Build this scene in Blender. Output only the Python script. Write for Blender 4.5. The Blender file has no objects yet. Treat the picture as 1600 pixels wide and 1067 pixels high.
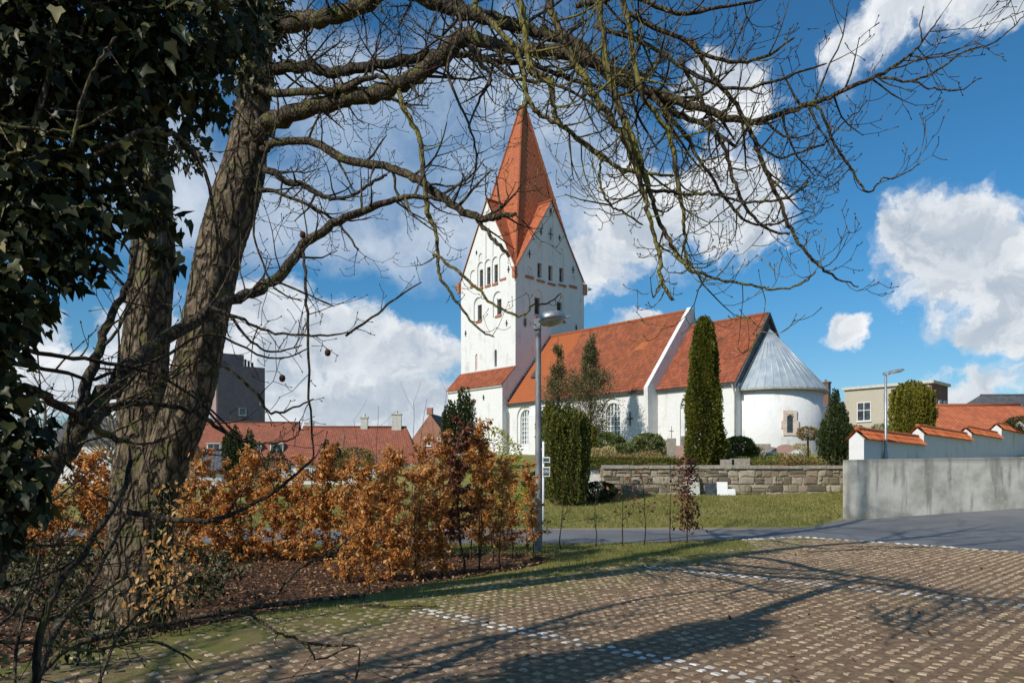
import bpy, math, random
import numpy as np
from mathutils import Vector, Matrix
R = math.radians
random.seed(7); rng = np.random.default_rng(7)
SC = bpy.context.scene; COL = SC.collection

# ------------------------------------------------------------------ camera
F, HOR, CH = 1163.0, 742.0, 1.6           # focal length in photo pixels, horizon row, eye height
cam = bpy.data.cameras.new('camera'); camo = bpy.data.objects.new('camera', cam); COL.objects.link(camo)
cam.sensor_width = 36; cam.lens = 36*F/1600; cam.shift_y = (HOR-533.5)/1600
cam.clip_start = .05; cam.clip_end = 8000
camo.location = (0, 0, CH); camo.rotation_euler = (R(90), 0, 0); SC.camera = camo
def W(px, py, d): return np.array([(px-800)*d/F, d, CH+(HOR-py)*d/F])
def GP(px, py): d = CH*F/(py-HOR); return ((px-800)*d/F, d)

# ------------------------------------------------------------------ light
SUN_EL = R(37); SX, SY = -.74, -.672       # horizontal direction towards the sun
sl = bpy.data.lights.new('sun', 'SUN'); sl.energy = 4.3; sl.angle = R(.5); sl.color = (1, .93, .82)
so = bpy.data.objects.new('sun', sl); COL.objects.link(so)
to_sun = Vector((SX*math.cos(SUN_EL), SY*math.cos(SUN_EL), math.sin(SUN_EL)))
so.rotation_euler = to_sun.to_track_quat('Z', 'Y').to_euler(); so.location = (-20, -20, 30)
SC.view_settings.view_transform = 'Standard'; SC.view_settings.look = 'None'
SC.view_settings.exposure = 0.0; SC.view_settings.gamma = 1
SC.view_settings.use_curve_mapping = False
SC.cycles.max_bounces = 6; SC.cycles.transparent_max_bounces = 4

class NT:
    def __init__(s, tree): s.t = tree; s.n = tree.nodes; s.l = tree.links
    def new(s, typ, **kw):
        n = s.n.new(typ)
        for k, v in kw.items(): setattr(n, k, v)
        return n
    def put(s, sock, v):
        if isinstance(v, bpy.types.NodeSocket): s.l.new(v, sock)
        elif v is not None:
            if hasattr(sock.default_value, '__len__') and not hasattr(v, '__len__'): v = (v,)*len(sock.default_value)
            if hasattr(sock.default_value, '__len__') and len(sock.default_value) == 4 and len(v) == 3: v = (*v, 1)
            sock.default_value = v
    def m(s, op, a, b=None, c=None, clamp=False):
        n = s.new('ShaderNodeMath', operation=op, use_clamp=clamp)
        for i, v in enumerate((a, b, c)): s.put(n.inputs[i], v) if v is not None else None
        return n.outputs[0]
    def vm(s, op, a, b=None, out=0):
        n = s.new('ShaderNodeVectorMath', operation=op); s.put(n.inputs[0], a)
        if b is not None: s.put(n.inputs[1], b)
        return n.outputs[out]
    def scale(s, v, f):
        n = s.new('ShaderNodeVectorMath', operation='MULTIPLY'); s.put(n.inputs[0], v); s.put(n.inputs[1], f); return n.outputs[0]
    def noise(s, vec, scale, detail=3, rough=.55, out=0, dist=0):
        n = s.new('ShaderNodeTexNoise'); s.put(n.inputs['Vector'], vec); s.put(n.inputs['Scale'], scale)
        s.put(n.inputs['Detail'], detail); s.put(n.inputs['Roughness'], rough); s.put(n.inputs['Distortion'], dist)
        return n.outputs[out]
    def vor(s, vec, scale, feature='F1', out='Distance', rnd=1):
        n = s.new('ShaderNodeTexVoronoi', feature=feature); s.put(n.inputs['Vector'], vec); s.put(n.inputs['Scale'], scale)
        s.put(n.inputs['Randomness'], rnd); return n.outputs[out]
    def mix(s, f, a, b, blend='MIX'):
        n = s.new('ShaderNodeMix', data_type='RGBA', blend_type=blend)
        s.put(n.inputs[0], f); s.put(n.inputs[6], a); s.put(n.inputs[7], b); return n.outputs[2]
    def ramp(s, f, stops):
        n = s.new('ShaderNodeValToRGB'); s.put(n.inputs[0], f); e = n.color_ramp.elements
        while len(e) < len(stops): e.new(.5)
        for i, (p, c) in enumerate(stops):
            e[i].position = p; e[i].color = (*c, 1) if hasattr(c, '__len__') else (c, c, c, 1)
        return n.outputs[0]
    def sm(s, v, a, b):
        n = s.new('ShaderNodeMapRange', interpolation_type='SMOOTHSTEP'); s.put(n.inputs[0], v); s.put(n.inputs[1], a); s.put(n.inputs[2], b)
        return n.outputs[0]
    def sep(s, v): return s.new('ShaderNodeSeparateXYZ') if v is None else s._sep(v)
    def _sep(s, v):
        n = s.new('ShaderNodeSeparateXYZ'); s.put(n.inputs[0], v); return n.outputs
    def comb(s, x, y, z):
        n = s.new('ShaderNodeCombineXYZ'); [s.put(n.inputs[i], v) for i, v in enumerate((x, y, z))]; return n.outputs[0]
    def attr(s, name, out='Fac'):
        return s.new('ShaderNodeAttribute', attribute_name=name).outputs[out]
    def bump(s, h, strength=.5, dist=.02, normal=None):
        n = s.new('ShaderNodeBump'); s.put(n.inputs['Strength'], strength); s.put(n.inputs['Distance'], dist); s.put(n.inputs['Height'], h)
        if normal is not None: s.put(n.inputs['Normal'], normal)
        return n.outputs[0]

# ------------------------------------------------------------------ sky with clouds
wd = bpy.data.worlds.new('World'); SC.world = wd; wd.use_nodes = True
w = NT(wd.node_tree); w.n.clear()
sky = w.new('ShaderNodeTexSky', sky_type='NISHITA'); sky.sun_disc = False
sky.sun_elevation = SUN_EL; sky.sun_rotation = math.atan2(SX, SY); sky.altitude = 50; sky.air_density = 1.0; sky.dust_density = .35; sky.ozone_density = 2.5
vec = w.new('ShaderNodeTexCoord').outputs['Generated']
sx, sy, sz = w._sep(vec)[:3]
az = w.m('ARCTAN2', sx, sy); el = w.m('ARCSINE', w.m('MINIMUM', w.m('MAXIMUM', sz, -1), 1))
P0 = w.comb(az, el, 0)
n1 = w.noise(P0, 7.0, 8, .6, out=1)
wob = w.scale(w.vm('SUBTRACT', n1, (.5, .5, .5)), (.20, .15, 0))
n1b = w.noise(P0, 2.4, 4, .55, out=1)
wob = w.vm('ADD', wob, w.scale(w.vm('SUBTRACT', n1b, (.5, .5, .5)), (.14, .10, 0)))
P = w.vm('ADD', P0, wob)
def blobs(P, lst):
    acc = None
    for (cx, cy, rx, ry, wt) in lst:
        u, v = (cx-800)/F, (HOR-cy)/F
        a0 = math.atan(u); e0 = math.atan2(v, math.hypot(1, u))
        ra = rx/F*math.cos(a0)**2; re = ry/F*math.cos(a0)*math.cos(e0)
        q = w.scale(w.vm('SUBTRACT', P, (a0, e0, 0)), (1/ra, 1/re, 0))
        dd = w.vm('LENGTH', q, out='Value')
        g = w.m('MULTIPLY', w.m('SUBTRACT', 1.25, dd), wt)
        acc = g if acc is None else w.m('SMOOTH_MAX', acc, g, .25)
    return acc
white = [(1500, 400, 120, 90, 1), (1585, 430, 100, 110, 1), (1440, 370, 55, 50, 1), (1600, 520, 130, 50, 1), (1312, 515, 48, 34, 1),
         (1420, 40, 120, 60, .8), (1540, 20, 90, 55, .8), (1300, 70, 60, 50, .6), (1130, 310, 85, 65, 1), (1190, 350, 50, 50, .8), (1010, 330, 95, 85, .9), (920, 400, 70, 45, .7),
         (440, 500, 90, 55, 1), (520, 540, 90, 55, 1), (640, 560, 90, 48, 1), (560, 640, 260, 60, 1), (400, 560, 140, 80, .8), (250, 500, 90, 90, .7),
         (990, 495, 55, 14, .8), (1530, 610, 120, 38, .8), (1400, 640, 90, 22, .7), (1140, 160, 50, 80, .6), (720, 640, 120, 50, .8), (120, 600, 230, 75, .9), (0, 520, 120, 70, .7)]
grey = [(620, 210, 230, 110, 1), (480, 330, 170, 80, .9), (640, 350, 200, 70, .9), (780, 220, 160, 150, .9), (420, 90, 130, 90, .8), (920, 300, 90, 110, .8)]
def rest():     # clouds over the rest of the sky, away from the part the photograph shows
    nn = w.noise(P, 2.6, 6, .55)
    far = w.sm(w.m('ABSOLUTE', az), .75, 1.1)
    return w.m('SUBTRACT', w.m('MULTIPLY', w.m('SUBTRACT', nn, .52), w.m('MULTIPLY', far, 4)), w.m('SUBTRACT', 1, far))
soft = [(560, 385, 170, 60, .9), (680, 370, 110, 60, .8), (450, 340, 110, 70, .7), (300, 300, 120, 120, .7), (940, 300, 120, 120, .8), (1040, 400, 80, 40, .6), (720, 140, 160, 80, .5), (860, 200, 90, 110, .6)]
fs = blobs(P, soft)
fw = blobs(P, white); fg = blobs(P, grey)
fw = w.m('MAXIMUM', fw, rest())
nA = w.noise(P, 13, 9, .60)
fine = w.m('MULTIPLY', w.m('SUBTRACT', nA, .5), 1.5)
ms = w.m('MULTIPLY', w.sm(w.m('ADD', fs, w.m('MULTIPLY', w.m('SUBTRACT', w.noise(P, 5, 8, .6), .5), 2.2)), -.05, 1.05), .66)
mw = w.sm(w.m('ADD', fw, fine), .10, .56)
fine2 = w.m('MULTIPLY', w.m('SUBTRACT', w.noise(P0, 7, 6, .6), .5), 1.5)
mg = w.m('MULTIPLY', w.sm(w.m('ADD', fg, fine2), -.1, .75), .82)
shade = w.noise(w.vm('ADD', P, (.05, -.03, 3)), 6, 7, .6)
rel = w.m('SUBTRACT', nA, w.noise(w.vm('ADD', P, (-.014, .020, 0)), 13, 9, .60))
lit = w.m('ADD', w.m('ADD', w.m('MULTIPLY', w.sm(shade, .32, .68), .40), w.m('MULTIPLY', w.sm(fw, .9, .25), .35)), w.m('MULTIPLY', w.sm(rel, -.10, .10), .38), clamp=True)
wcol = w.mix(lit, (.42, .50, .60), (.93, .95, .97))
gcol = w.mix(w.sm(w.noise(P, 5, 6, .6), .35, .65), (.17, .30, .50), (.46, .58, .74))
skyc = w.mix(1.0, w.scale(sky.outputs[0], (.105, .105, .105)), w.mix(w.sm(el, .0, .30), (.62, .82, .92), (.34, .84, 1.08)), 'MULTIPLY')
c = w.mix(mg, skyc, gcol); c = w.mix(ms, c, w.mix(lit, (.44, .53, .66), (.80, .85, .91))); c = w.mix(mw, c, wcol)
bg = w.new('ShaderNodeBackground'); w.put(bg.inputs[0], c); bg.inputs[1].default_value = 1.0
w.l.new(bg.outputs[0], w.new('ShaderNodeOutputWorld').inputs[0])

# ------------------------------------------------------------------ materials
def mat(name):
    m = bpy.data.materials.new(name); m.use_nodes = True; t = NT(m.node_tree); t.n.clear()
    b = t.new('ShaderNodeBsdfPrincipled'); o = t.new('ShaderNodeOutputMaterial'); t.l.new(b.outputs[0], o.inputs[0])
    t.b = b; t.o = o; t.mt = m; return t
def fin(t, col, rough=.8, nrm=None, metal=0, spec=.4):
    t.put(t.b.inputs['Base Color'], col); t.put(t.b.inputs['Roughness'], rough); t.put(t.b.inputs['Metallic'], metal)
    t.put(t.b.inputs['Specular IOR Level'], spec)
    if nrm is not None: t.put(t.b.inputs['Normal'], nrm)
    return t.mt
def pos(t): return t.new('ShaderNodeNewGeometry').outputs['Position']
def oco(t): return t.new('ShaderNodeTexCoord').outputs['Object']
def m_simple(name, c1, c2, scale=8, rough=.8, bump=.3, bd=.01, metal=0, sc=(1, 1, 1), spec=.4, lo=.35, hi=.65):
    t = mat(name); p = t.scale(pos(t), sc); n = t.noise(p, scale, 5, .6)
    return fin(t, t.mix(t.sm(n, lo, hi), c1, c2), rough, t.bump(t.noise(p, scale*3, 4), bump, bd), metal, spec)
def m_leaf(name, stops, rough=.55, trans=.3, spec=.4, big=None):
    t = mat(name); r = t.attr('rnd'); c = t.ramp(r, stops)
    if big: c = t.mix(t.sm(t.noise(pos(t), big[0], 3), .4, .62), c, t.mix(1, c, big[1], 'MULTIPLY'))
    fin(t, c, rough, spec=spec)
    if trans:
        tr = t.new('ShaderNodeBsdfTranslucent'); t.put(tr.inputs[0], c); mx = t.new('ShaderNodeMixShader'); mx.inputs[0].default_value = trans
        t.l.new(t.b.outputs[0], mx.inputs[1]); t.l.new(tr.outputs[0], mx.inputs[2]); t.l.new(mx.outputs[0], t.o.inputs[0])
    return t.mt
def m_bark(name, c1, c2, moss, amount=.5, fine=26, bd=.03, top=True):
    t = mat(name); p = pos(t); q = t.scale(p, (1, 1, .42))
    rid = t.vor(t.vm('ADD', q, t.scale(t.noise(q, 6, 3, out=1), (.16, .16, .16))), fine*.42, 'DISTANCE_TO_EDGE')
    n = t.noise(q, fine, 6, .65)
    h = t.m('ADD', t.m('MULTIPLY', t.sm(rid, 0, .22), .7), t.m('MULTIPLY', n, .5))
    c = t.mix(t.sm(n, .3, .7), c1, c2); c = t.mix(t.sm(rid, .16, .0), c, t.mix(.85, c, (.012, .01, .008)))
    mk = t.sm(t.m('ADD', t.noise(p, 5, 5, .65), t.m('MULTIPLY', t.noise(p, 30, 3), .3)), .72-amount*.3, .86-amount*.3)
    c = t.mix(t.m('MULTIPLY', mk, .85), c, moss)
    return fin(t, c, .92, t.bump(h, .9, bd), spec=.2)
def m_plaster(name, base, dirt, grime=.5):
    t = mat(name); p = pos(t)
    n = t.noise(p, 1.1, 6, .6); s = t.noise(t.scale(p, (1.2, 1.2, .12)), 2.2, 5, .6)
    k = t.m('MULTIPLY', t.sm(t.m('ADD', t.m('MULTIPLY', n, .5), t.m('MULTIPLY', s, .5)), .5, .72), grime)
    return fin(t, t.mix(k, base, dirt), .9, t.bump(t.m('ADD', t.noise(p, 3, 5), t.m('MULTIPLY', t.noise(p, 22, 3), .3)), .6, .05), spec=.2)
def m_tiles(name, c1, c2, c3, du=.22, dv=.34, geo=False, worn=None, patch=None):
    t = mat(name); uv = t.new('ShaderNodeUVMap').outputs[0]; u, v = t._sep(uv)[:2]
    cu = t.m('FLOOR', t.m('DIVIDE', u, du)); cv = t.m('FLOOR', t.m('DIVIDE', v, dv))
    wn = t.new('ShaderNodeTexWhiteNoise', noise_dimensions='2D'); t.put(wn.inputs[0], t.comb(cu, cv, 0)); r = wn.outputs[0]
    c = t.ramp(r, [(0, c1), (.5, c2), (1, c3)])
    fu = t.m('FRACT', t.m('DIVIDE', u, du)); fv = t.m('FRACT', t.m('DIVIDE', v, dv))
    n = t.noise(t.comb(u, v, 0), .9, 6, .65)
    if worn: c = t.mix(t.m('MULTIPLY', t.sm(n, .47, .64), .75), c, worn)
    if patch:
        for (ua, ub, va, vb, pc) in patch:
            jag = t.m('MULTIPLY', t.m('SUBTRACT', r, .5), .5)
            uu = t.m('ADD', u, jag)
            k = t.m('MULTIPLY', t.m('MULTIPLY', t.m('GREATER_THAN', uu, ua), t.m('LESS_THAN', uu, ub)), t.m('MULTIPLY', t.m('GREATER_THAN', v, va), t.m('LESS_THAN', v, vb)))
            c = t.mix(t.m('MULTIPLY', k, .8), c, pc)
    gap = t.m('MAXIMUM', t.sm(fv, .10, .0) if not geo else t.m('MULTIPLY', t.sm(fv, .10, .0), .35), t.m('MULTIPLY', t.sm(t.m('ABSOLUTE', t.m('SUBTRACT', fu, .5)), .43, .5), .6))
    c = t.mix(t.m('MULTIPLY', gap, .55), c, (.06, .025, .015))
    h = t.m('ADD', t.m('MULTIPLY', t.m('SINE', t.m('MULTIPLY', fu, math.pi)), .6), t.m('MULTIPLY', t.m('SUBTRACT', 1, fv), .5))
    return fin(t, c, .85, t.bump(h if not geo else t.noise(t.comb(u, v, 0), 20, 3), .8 if not geo else .3, .05 if not geo else .01), spec=.25)
M = {}
M['plaster'] = m_plaster('whitewash', (.71, .71, .705), (.46, .45, .43), .8)
M['plaster_old'] = m_plaster('old_whitewash', (.70, .69, .68), (.42, .38, .36), .7)
M['tile_nave'] = m_tiles('nave_tiles', (.24, .075, .036), (.31, .095, .045), (.37, .12, .06), geo=True, worn=(.20, .07, .04),
                         patch=[(-1, 4.3, -1, 9.5, (.42, .125, .042)), (12.4, 13.3, 5.0, 5.9, (.5, .16, .05))])
M['tile_choir'] = m_tiles('choir_tiles', (.25, .072, .036), (.31, .09, .045), (.37, .12, .06), geo=True, worn=(.20, .07, .04))
M['tile_tower'] = m_tiles('spire_tiles', (.37, .105, .048), (.42, .125, .058), (.47, .15, .07), du=.2, dv=.36)
M['tile_cap'] = m_tiles('wall_cap_tiles', (.42, .10, .035), (.56, .15, .05), (.62, .19, .07), geo=True, worn=(.30, .08, .04))
M['tile_far'] = m_tiles('house_tiles', (.25, .085, .052), (.30, .10, .062), (.34, .125, .08), worn=(.21, .085, .058))
M['tile_shed'] = m_tiles('shed_tiles', (.42, .11, .05), (.48, .14, .06), (.53, .17, .08), du=.25, dv=.3, worn=(.34, .11, .06))
M['slate'] = m_tiles('slate', (.07, .075, .085), (.10, .105, .115), (.13, .135, .14), du=.3, dv=.25)
M['lead'] = m_simple('lead_sheet', (.36, .43, .49), (.50, .55, .58), 1.6, .5, .2, .01, .35, (1, 1, .5))
M['copper'] = m_simple('green_copper', (.30, .48, .40), (.42, .58, .50), 3, .6, .2)
M['iron'] = m_simple('iron', (.02, .02, .022), (.05, .045, .045), 20, .6, .2)
M['louvre'] = m_simple('louvre', (.035, .035, .04), (.09, .09, .095), 9, .7, .2)
M['brick_sill'] = m_simple('brick_sill', (.33, .12, .07), (.45, .19, .11), 6, .85, .3)
M['pinkstone'] = m_simple('pink_plaster', (.62, .47, .40), (.72, .60, .52), 3, .9, .2)
M['granite'] = m_simple('granite', (.26, .23, .20), (.40, .35, .29), 9, .85, .4)
M['granite_pink'] = m_simple('pink_granite', (.36, .22, .18), (.46, .30, .25), 14, .8, .3)
M['granite_dark'] = m_simple('dark_granite', (.04, .045, .055), (.08, .085, .095), 12, .3, .1)
M['stone_light'] = m_simple('light_stone', (.46, .46, .42), (.60, .60, .55), 5, .8, .2)
M['white_paint'] = m_simple('white_paint', (.76, .76, .75), (.82, .82, .80), 6, .5, .1)
M['wood'] = m_simple('wood', (.30, .22, .12), (.42, .32, .18), 10, .8, .3)
M['steel'] = m_simple('galvanised_steel', (.27, .29, .31), (.40, .41, .42), 18, .45, .25, .004, .55, (1, 1, .35))
M['pole'] = m_simple('weathered_pole', (.15, .16, .17), (.27, .27, .265), 9, .6, .5, .01, .35, (1, 1, .25))
M['lamp_glass'] = m_simple('lamp_bowl', (.30, .30, .28), (.46, .45, .40), 7, .25, .05, .002)
M['mortar'] = m_simple('rubble_mortar', (.30, .28, .23), (.44, .41, .34), 12, .95, .6, .02)
M['zinc'] = m_simple('downpipe', (.26, .26, .25), (.40, .39, .36), 4, .5, .1)
M['beige'] = m_plaster('beige_render', (.47, .43, .35), (.33, .30, .24), .6)
M['hazed_render'] = m_simple('hazed_grey_panels', (.085, .08, .10), (.105, .10, .125), .8, .8, .1)  # grey made paler, distance haze mixed into its colour
M['pink_lit_render'] = m_simple('pink_lit_panels', (.30, .20, .20), (.36, .25, .245), .8, .8, .1)  # pinkish side of the block, sunlight put into its brighter tone
M['glassdark'] = m_simple('window_glass', (.03, .04, .05), (.08, .10, .12), 1.5, .12, .05, .002, 0, (1, 1, 1), .6)
M['glasspale'] = m_simple('leaded_glass', (.12, .15, .17), (.26, .30, .32), 3.0, .15, .05, .002, 0, (1, 1, 1), .6)
def m_brick(name, c1, c2, mo):
    t = mat(name); uv = t.new('ShaderNodeUVMap').outputs[0]; b = t.new('ShaderNodeTexBrick'); t.put(b.inputs['Vector'], uv)
    b.inputs['Color1'].default_value = (*c1, 1); b.inputs['Color2'].default_value = (*c2, 1); b.inputs['Mortar'].default_value = (*mo, 1)
    b.inputs['Scale'].default_value = 4; b.inputs['Mortar Size'].default_value = .012
    c = t.mix(t.m('MULTIPLY', t.sm(t.noise(pos(t), .8, 5), .4, .7), .4), b.outputs[0], (.14, .07, .05))
    return fin(t, c, .9, t.bump(b.outputs[1], -.3, .01))
M['brick'] = m_brick('red_brick', (.30, .11, .07), (.38, .16, .10), (.35, .30, .26))
M['brick_dark'] = m_brick('dark_brick', (.16, .075, .055), (.22, .10, .075), (.2, .17, .15))
M['bark'] = m_bark('trunk_bark', (.075, .055, .038), (.27, .20, .13), (.12, .12, .04), .10, 24, .08)
M['bark_limb'] = m_bark('limb_bark', (.048, .036, .026), (.15, .115, .075), (.15, .145, .045), .16, 60, .014)
M['bark_moss'] = m_bark('mossy_bark', (.055, .043, .026), (.17, .135, .075), (.21, .19, .05), .45, 60, .014)
M['bark_dark'] = m_bark('dark_bark', (.032, .025, .02), (.09, .07, .05), (.07, .075, .025), .15, 40, .015)
M['bark_far'] = m_simple('far_bark', (.13, .11, .09), (.22, .19, .15), 5, .9, .1)
M['seed'] = m_simple('seed_ball', (.05, .018, .014), (.10, .03, .02), 60, .9, .6, .01)
M['beech'] = m_leaf('beech_leaves', [(0, (.22, .065, .016)), (.3, (.50, .19, .035)), (.62, (.72, .35, .09)), (1, (.84, .58, .28))], .55, .48)
M['beech_dark'] = m_leaf('dark_beech_leaves', [(0, (.07, .022, .014)), (.6, (.17, .055, .028)), (1, (.30, .11, .05))], .5, .25)  # own colour of the saplings; on the hedge it carries backlit darkness
M['litter'] = m_leaf('leaf_litter', [(0, (.06, .03, .016)), (.5, (.19, .09, .042)), (.8, (.30, .15, .07)), (1, (.46, .27, .15))], .7, 0)
M['yellowleaf'] = m_leaf('yellow_green_leaves', [(0, (.28, .28, .02)), (1, (.50, .46, .04))], .5, .35)
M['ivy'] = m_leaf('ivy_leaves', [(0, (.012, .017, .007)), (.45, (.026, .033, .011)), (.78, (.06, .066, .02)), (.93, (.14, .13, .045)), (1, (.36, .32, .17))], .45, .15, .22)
M['yew'] = m_leaf('yew_needles', [(0, (.05, .062, .016)), (.6, (.17, .175, .036)), (1, (.31, .285, .06))], .6, .15, .2, (3.0, (.75, .8, .8)))
M['yew_dark'] = m_leaf('dark_yew_needles', [(0, (.025, .04, .013)), (.6, (.065, .088, .028)), (1, (.13, .15, .05))], .6, .15, .2, (3.0, (.75, .8, .8)))
M['thuja'] = m_leaf('thuja_sprays', [(0, (.06, .072, .013)), (.5, (.17, .175, .026)), (1, (.30, .28, .045))], .6, .2, .2, (2.5, (.72, .78, .8)))
M['golden'] = m_leaf('golden_yew_needles', [(0, (.09, .09, .015)), (.5, (.22, .20, .03)), (1, (.34, .30, .045))], .6, .2, .2, (2.5, (.75, .8, .8)))
M['holly'] = m_leaf('glossy_leaves', [(0, (.05, .06, .022)), (.5, (.13, .13, .05)), (1, (.28, .22, .11))], .4, .2)
M['rhodo'] = m_leaf('rhododendron_leaves', [(0, (.06, .085, .024)), (.6, (.18, .21, .06)), (1, (.36, .35, .16))], .4, .2)
M['boxleaf'] = m_leaf('box_leaves', [(0, (.07, .085, .018)), (.6, (.18, .19, .035)), (1, (.32, .29, .06))], .5, .2)
M['heather'] = m_leaf('heather', [(0, (.12, .10, .03)), (.5, (.26, .19, .06)), (1, (.42, .26, .12))], .7, .1)
M['straw'] = m_leaf('straw_leaves', [(0, (.42, .34, .14)), (1, (.72, .60, .30))], .7, .2)
M['grassblade'] = m_leaf('grass_blades', [(0, (.07, .09, .016)), (.5, (.17, .19, .035)), (.85, (.28, .26, .07)), (1, (.42, .36, .17))], .6, .3)
def m_ground():
    t = mat('lawn'); p = pos(t); n = t.noise(p, .5, 7, .65); f = t.noise(p, 9, 6, .7); f2 = t.noise(p, 60, 4, .7)
    c = t.mix(t.sm(n, .35, .65), (.22, .21, .05), (.35, .30, .10))
    c = t.mix(t.m('MULTIPLY', t.sm(f, .5, .72), .7), c, (.36, .29, .15)); c = t.mix(t.m('MULTIPLY', t.sm(f2, .5, .3), .55), c, (.05, .06, .016))
    return fin(t, c, .95, t.bump(t.m('ADD', f, f2), .8, .05), spec=.1)
def m_soil(name, c1, c2, c3, mossy=.5):
    t = mat(name); p = pos(t); n = t.noise(p, .8, 7, .65); f = t.noise(p, 12, 6, .7); g = t.noise(p, 90, 4, .7)
    c = t.mix(t.sm(f, .35, .65), c1, c2); c = t.mix(t.sm(g, .62, .8), c, c3)
    c = t.mix(t.m('MULTIPLY', t.sm(t.m('ADD', n, t.m('MULTIPLY', f, .35)), .72, .9), mossy), c, (.10, .115, .03))
    if name == 'paver_soil':
        X, Y = t._sep(p)[:2]; e = t.m('SUBTRACT', t.m('MULTIPLY', t.m('ADD', X, 4.0), .758), t.m('MULTIPLY', t.m('SUBTRACT', Y, 6.6), .652))
        k = t.sm(t.m('ADD', e, t.m('MULTIPLY', t.m('SUBTRACT', t.noise(p, 1.6, 6, .65), .5), 5.5)), 1.9, .2)
        c = t.mix(t.m('MULTIPLY', k, .8), c, t.mix(t.sm(g, .4, .6), (.10, .115, .022), (.23, .24, .05)))
    return fin(t, c, .95, t.bump(t.m('ADD', f, g), .8, .02), spec=.15)
def m_asphalt():
    t = mat('asphalt'); p = pos(t); n = t.noise(p, .4, 6, .6); g = t.noise(p, 110, 3, .7)
    c = t.mix(t.sm(n, .35, .65), (.11, .115, .125), (.165, .17, .175)); c = t.mix(t.sm(g, .5, .72), c, (.27, .27, .27))
    y = t._sep(p)[1]; nn = t.noise(p, 2, 5)
    c = t.mix(t.m('MULTIPLY', t.sm(t.m('ADD', y, t.m('MULTIPLY', nn, .9)), 21.9, 22.5), t.sm(t._sep(p)[0], 9, 6)), c, (.29, .24, .17))
    return fin(t, c, .85, t.bump(g, .3, .006), spec=.3)
def m_concrete(name, c1, c2, st):
    t = mat(name); p = pos(t); n = t.noise(p, 1.2, 7, .62); s = t.noise(t.scale(p, (1, 1, .15)), 3.5, 5, .6); g = t.noise(p, 40, 4, .6)
    c = t.mix(t.sm(n, .32, .68), c1, c2); c = t.mix(t.m('MULTIPLY', t.sm(s, .48, .66), .75), c, st); c = t.mix(t.m('MULTIPLY', t.sm(t.noise(p, 4.5, 6, .7), .5, .7), .45), c, (.55, .53, .48))
    z = t._sep(p)[2]
    c = t.mix(t.m('MULTIPLY', t.sm(t.m('ADD', z, t.m('MULTIPLY', n, .25)), 2.08, 2.28), .55), c, (.10, .105, .09))
    c = t.mix(t.m('MULTIPLY', t.sm(t.m('ADD', z, t.m('MULTIPLY', n, .5)), .62, .30), .6), c, (.24, .17, .11))
    return fin(t, c, .92, t.bump(t.m('ADD', n, t.m('MULTIPLY', g, .3)), .4, .03), spec=.25)
M['ground'] = m_ground()
M['soil'] = m_soil('paver_soil', (.18, .115, .072), (.31, .21, .132), (.46, .35, .23), .6)
M['bed'] = m_soil('leaf_bed', (.05, .032, .02), (.12, .065, .038), (.22, .12, .07), .15)
M['asphalt'] = m_asphalt()
M['concrete'] = m_concrete('cast_concrete', (.33, .315, .27), (.56, .535, .47), (.20, .195, .17))
def m_stud():
    t = mat('paver_concrete'); p = pos(t); r = t.attr('rnd')
    c = t.ramp(r, [(0, (.28, .19, .115)), (.5, (.41, .295, .185)), (1, (.54, .42, .28))])
    c = t.mix(t.m('MULTIPLY', t.sm(t.noise(p, 1.3, 6, .65), .52, .68), .6), c, (.20, .20, .07))
    c = t.mix(t.sm(t.noise(p, 40, 4, .7), .48, .66), c, (.17, .125, .09))
    return fin(t, c, .9, t.bump(t.noise(p, 80, 4), .5, .006))
M['stud'] = m_stud()
def m_studw():
    t = mat('white_paver_paint'); p = pos(t); r = t.attr('rnd')
    c = t.ramp(r, [(0, (.36, .34, .29)), (.4, (.62, .60, .55)), (1, (.78, .77, .72))])
    c = t.mix(t.m('MULTIPLY', t.sm(t.noise(p, 35, 4, .7), .5, .7), .6), c, (.30, .25, .19))
    return fin(t, c, .8, t.bump(t.noise(p, 80, 4), .4, .006))
M['studw'] = m_studw()
def m_rubble():
    t = mat('wall_stone'); p = pos(t); r = t.attr('rnd')
    c = t.ramp(r, [(0, (.11, .09, .06)), (.3, (.22, .18, .12)), (.6, (.31, .25, .165)), (.85, (.42, .36, .27)), (1, (.24, .17, .13))])
    c = t.mix(t.m('MULTIPLY', t.sm(t.noise(p, 7, 6, .65), .45, .7), .5), c, (.12, .11, .085))
    return fin(t, c, .92, t.bump(t.noise(p, 18, 5), .6, .03))
M['rubble'] = m_rubble()
# ------------------------------------------------------------------ mesh helpers
def tag(o, label=None, cat=None, group=None, kind=None):
    if label: o['label'] = label
    if cat: o['category'] = cat
    if group: o['group'] = group
    if kind: o['kind'] = kind
    return o
def empty(name, loc, label, cat, group=None, rz=0):
    o = bpy.data.objects.new(name, None); COL.objects.link(o); o.location = loc; o.rotation_euler = (0, 0, rz)
    o.empty_display_size = .3
    return tag(o, label, cat, group)
def link(name, me, parent=None, keep=True):
    o = bpy.data.objects.new(name, me); COL.objects.link(o)
    if parent is not None:
        o.parent = parent
        if keep: o.matrix_parent_inverse = PW(parent).inverted()
    return o
def PW(o):
    m = Matrix.LocRotScale(o.location, o.rotation_euler, o.scale)
    return m if o.parent is None else PW(o.parent) @ o.matrix_parent_inverse @ m
def copy_tree(o, parent=None, label=None):
    c = o.copy(); COL.objects.link(c)
    if parent is not None: c.parent = parent
    if label: c['label'] = label
    for ch in [x for x in list(COL.objects) if x.parent == o]: copy_tree(ch, c)
    return c
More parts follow.
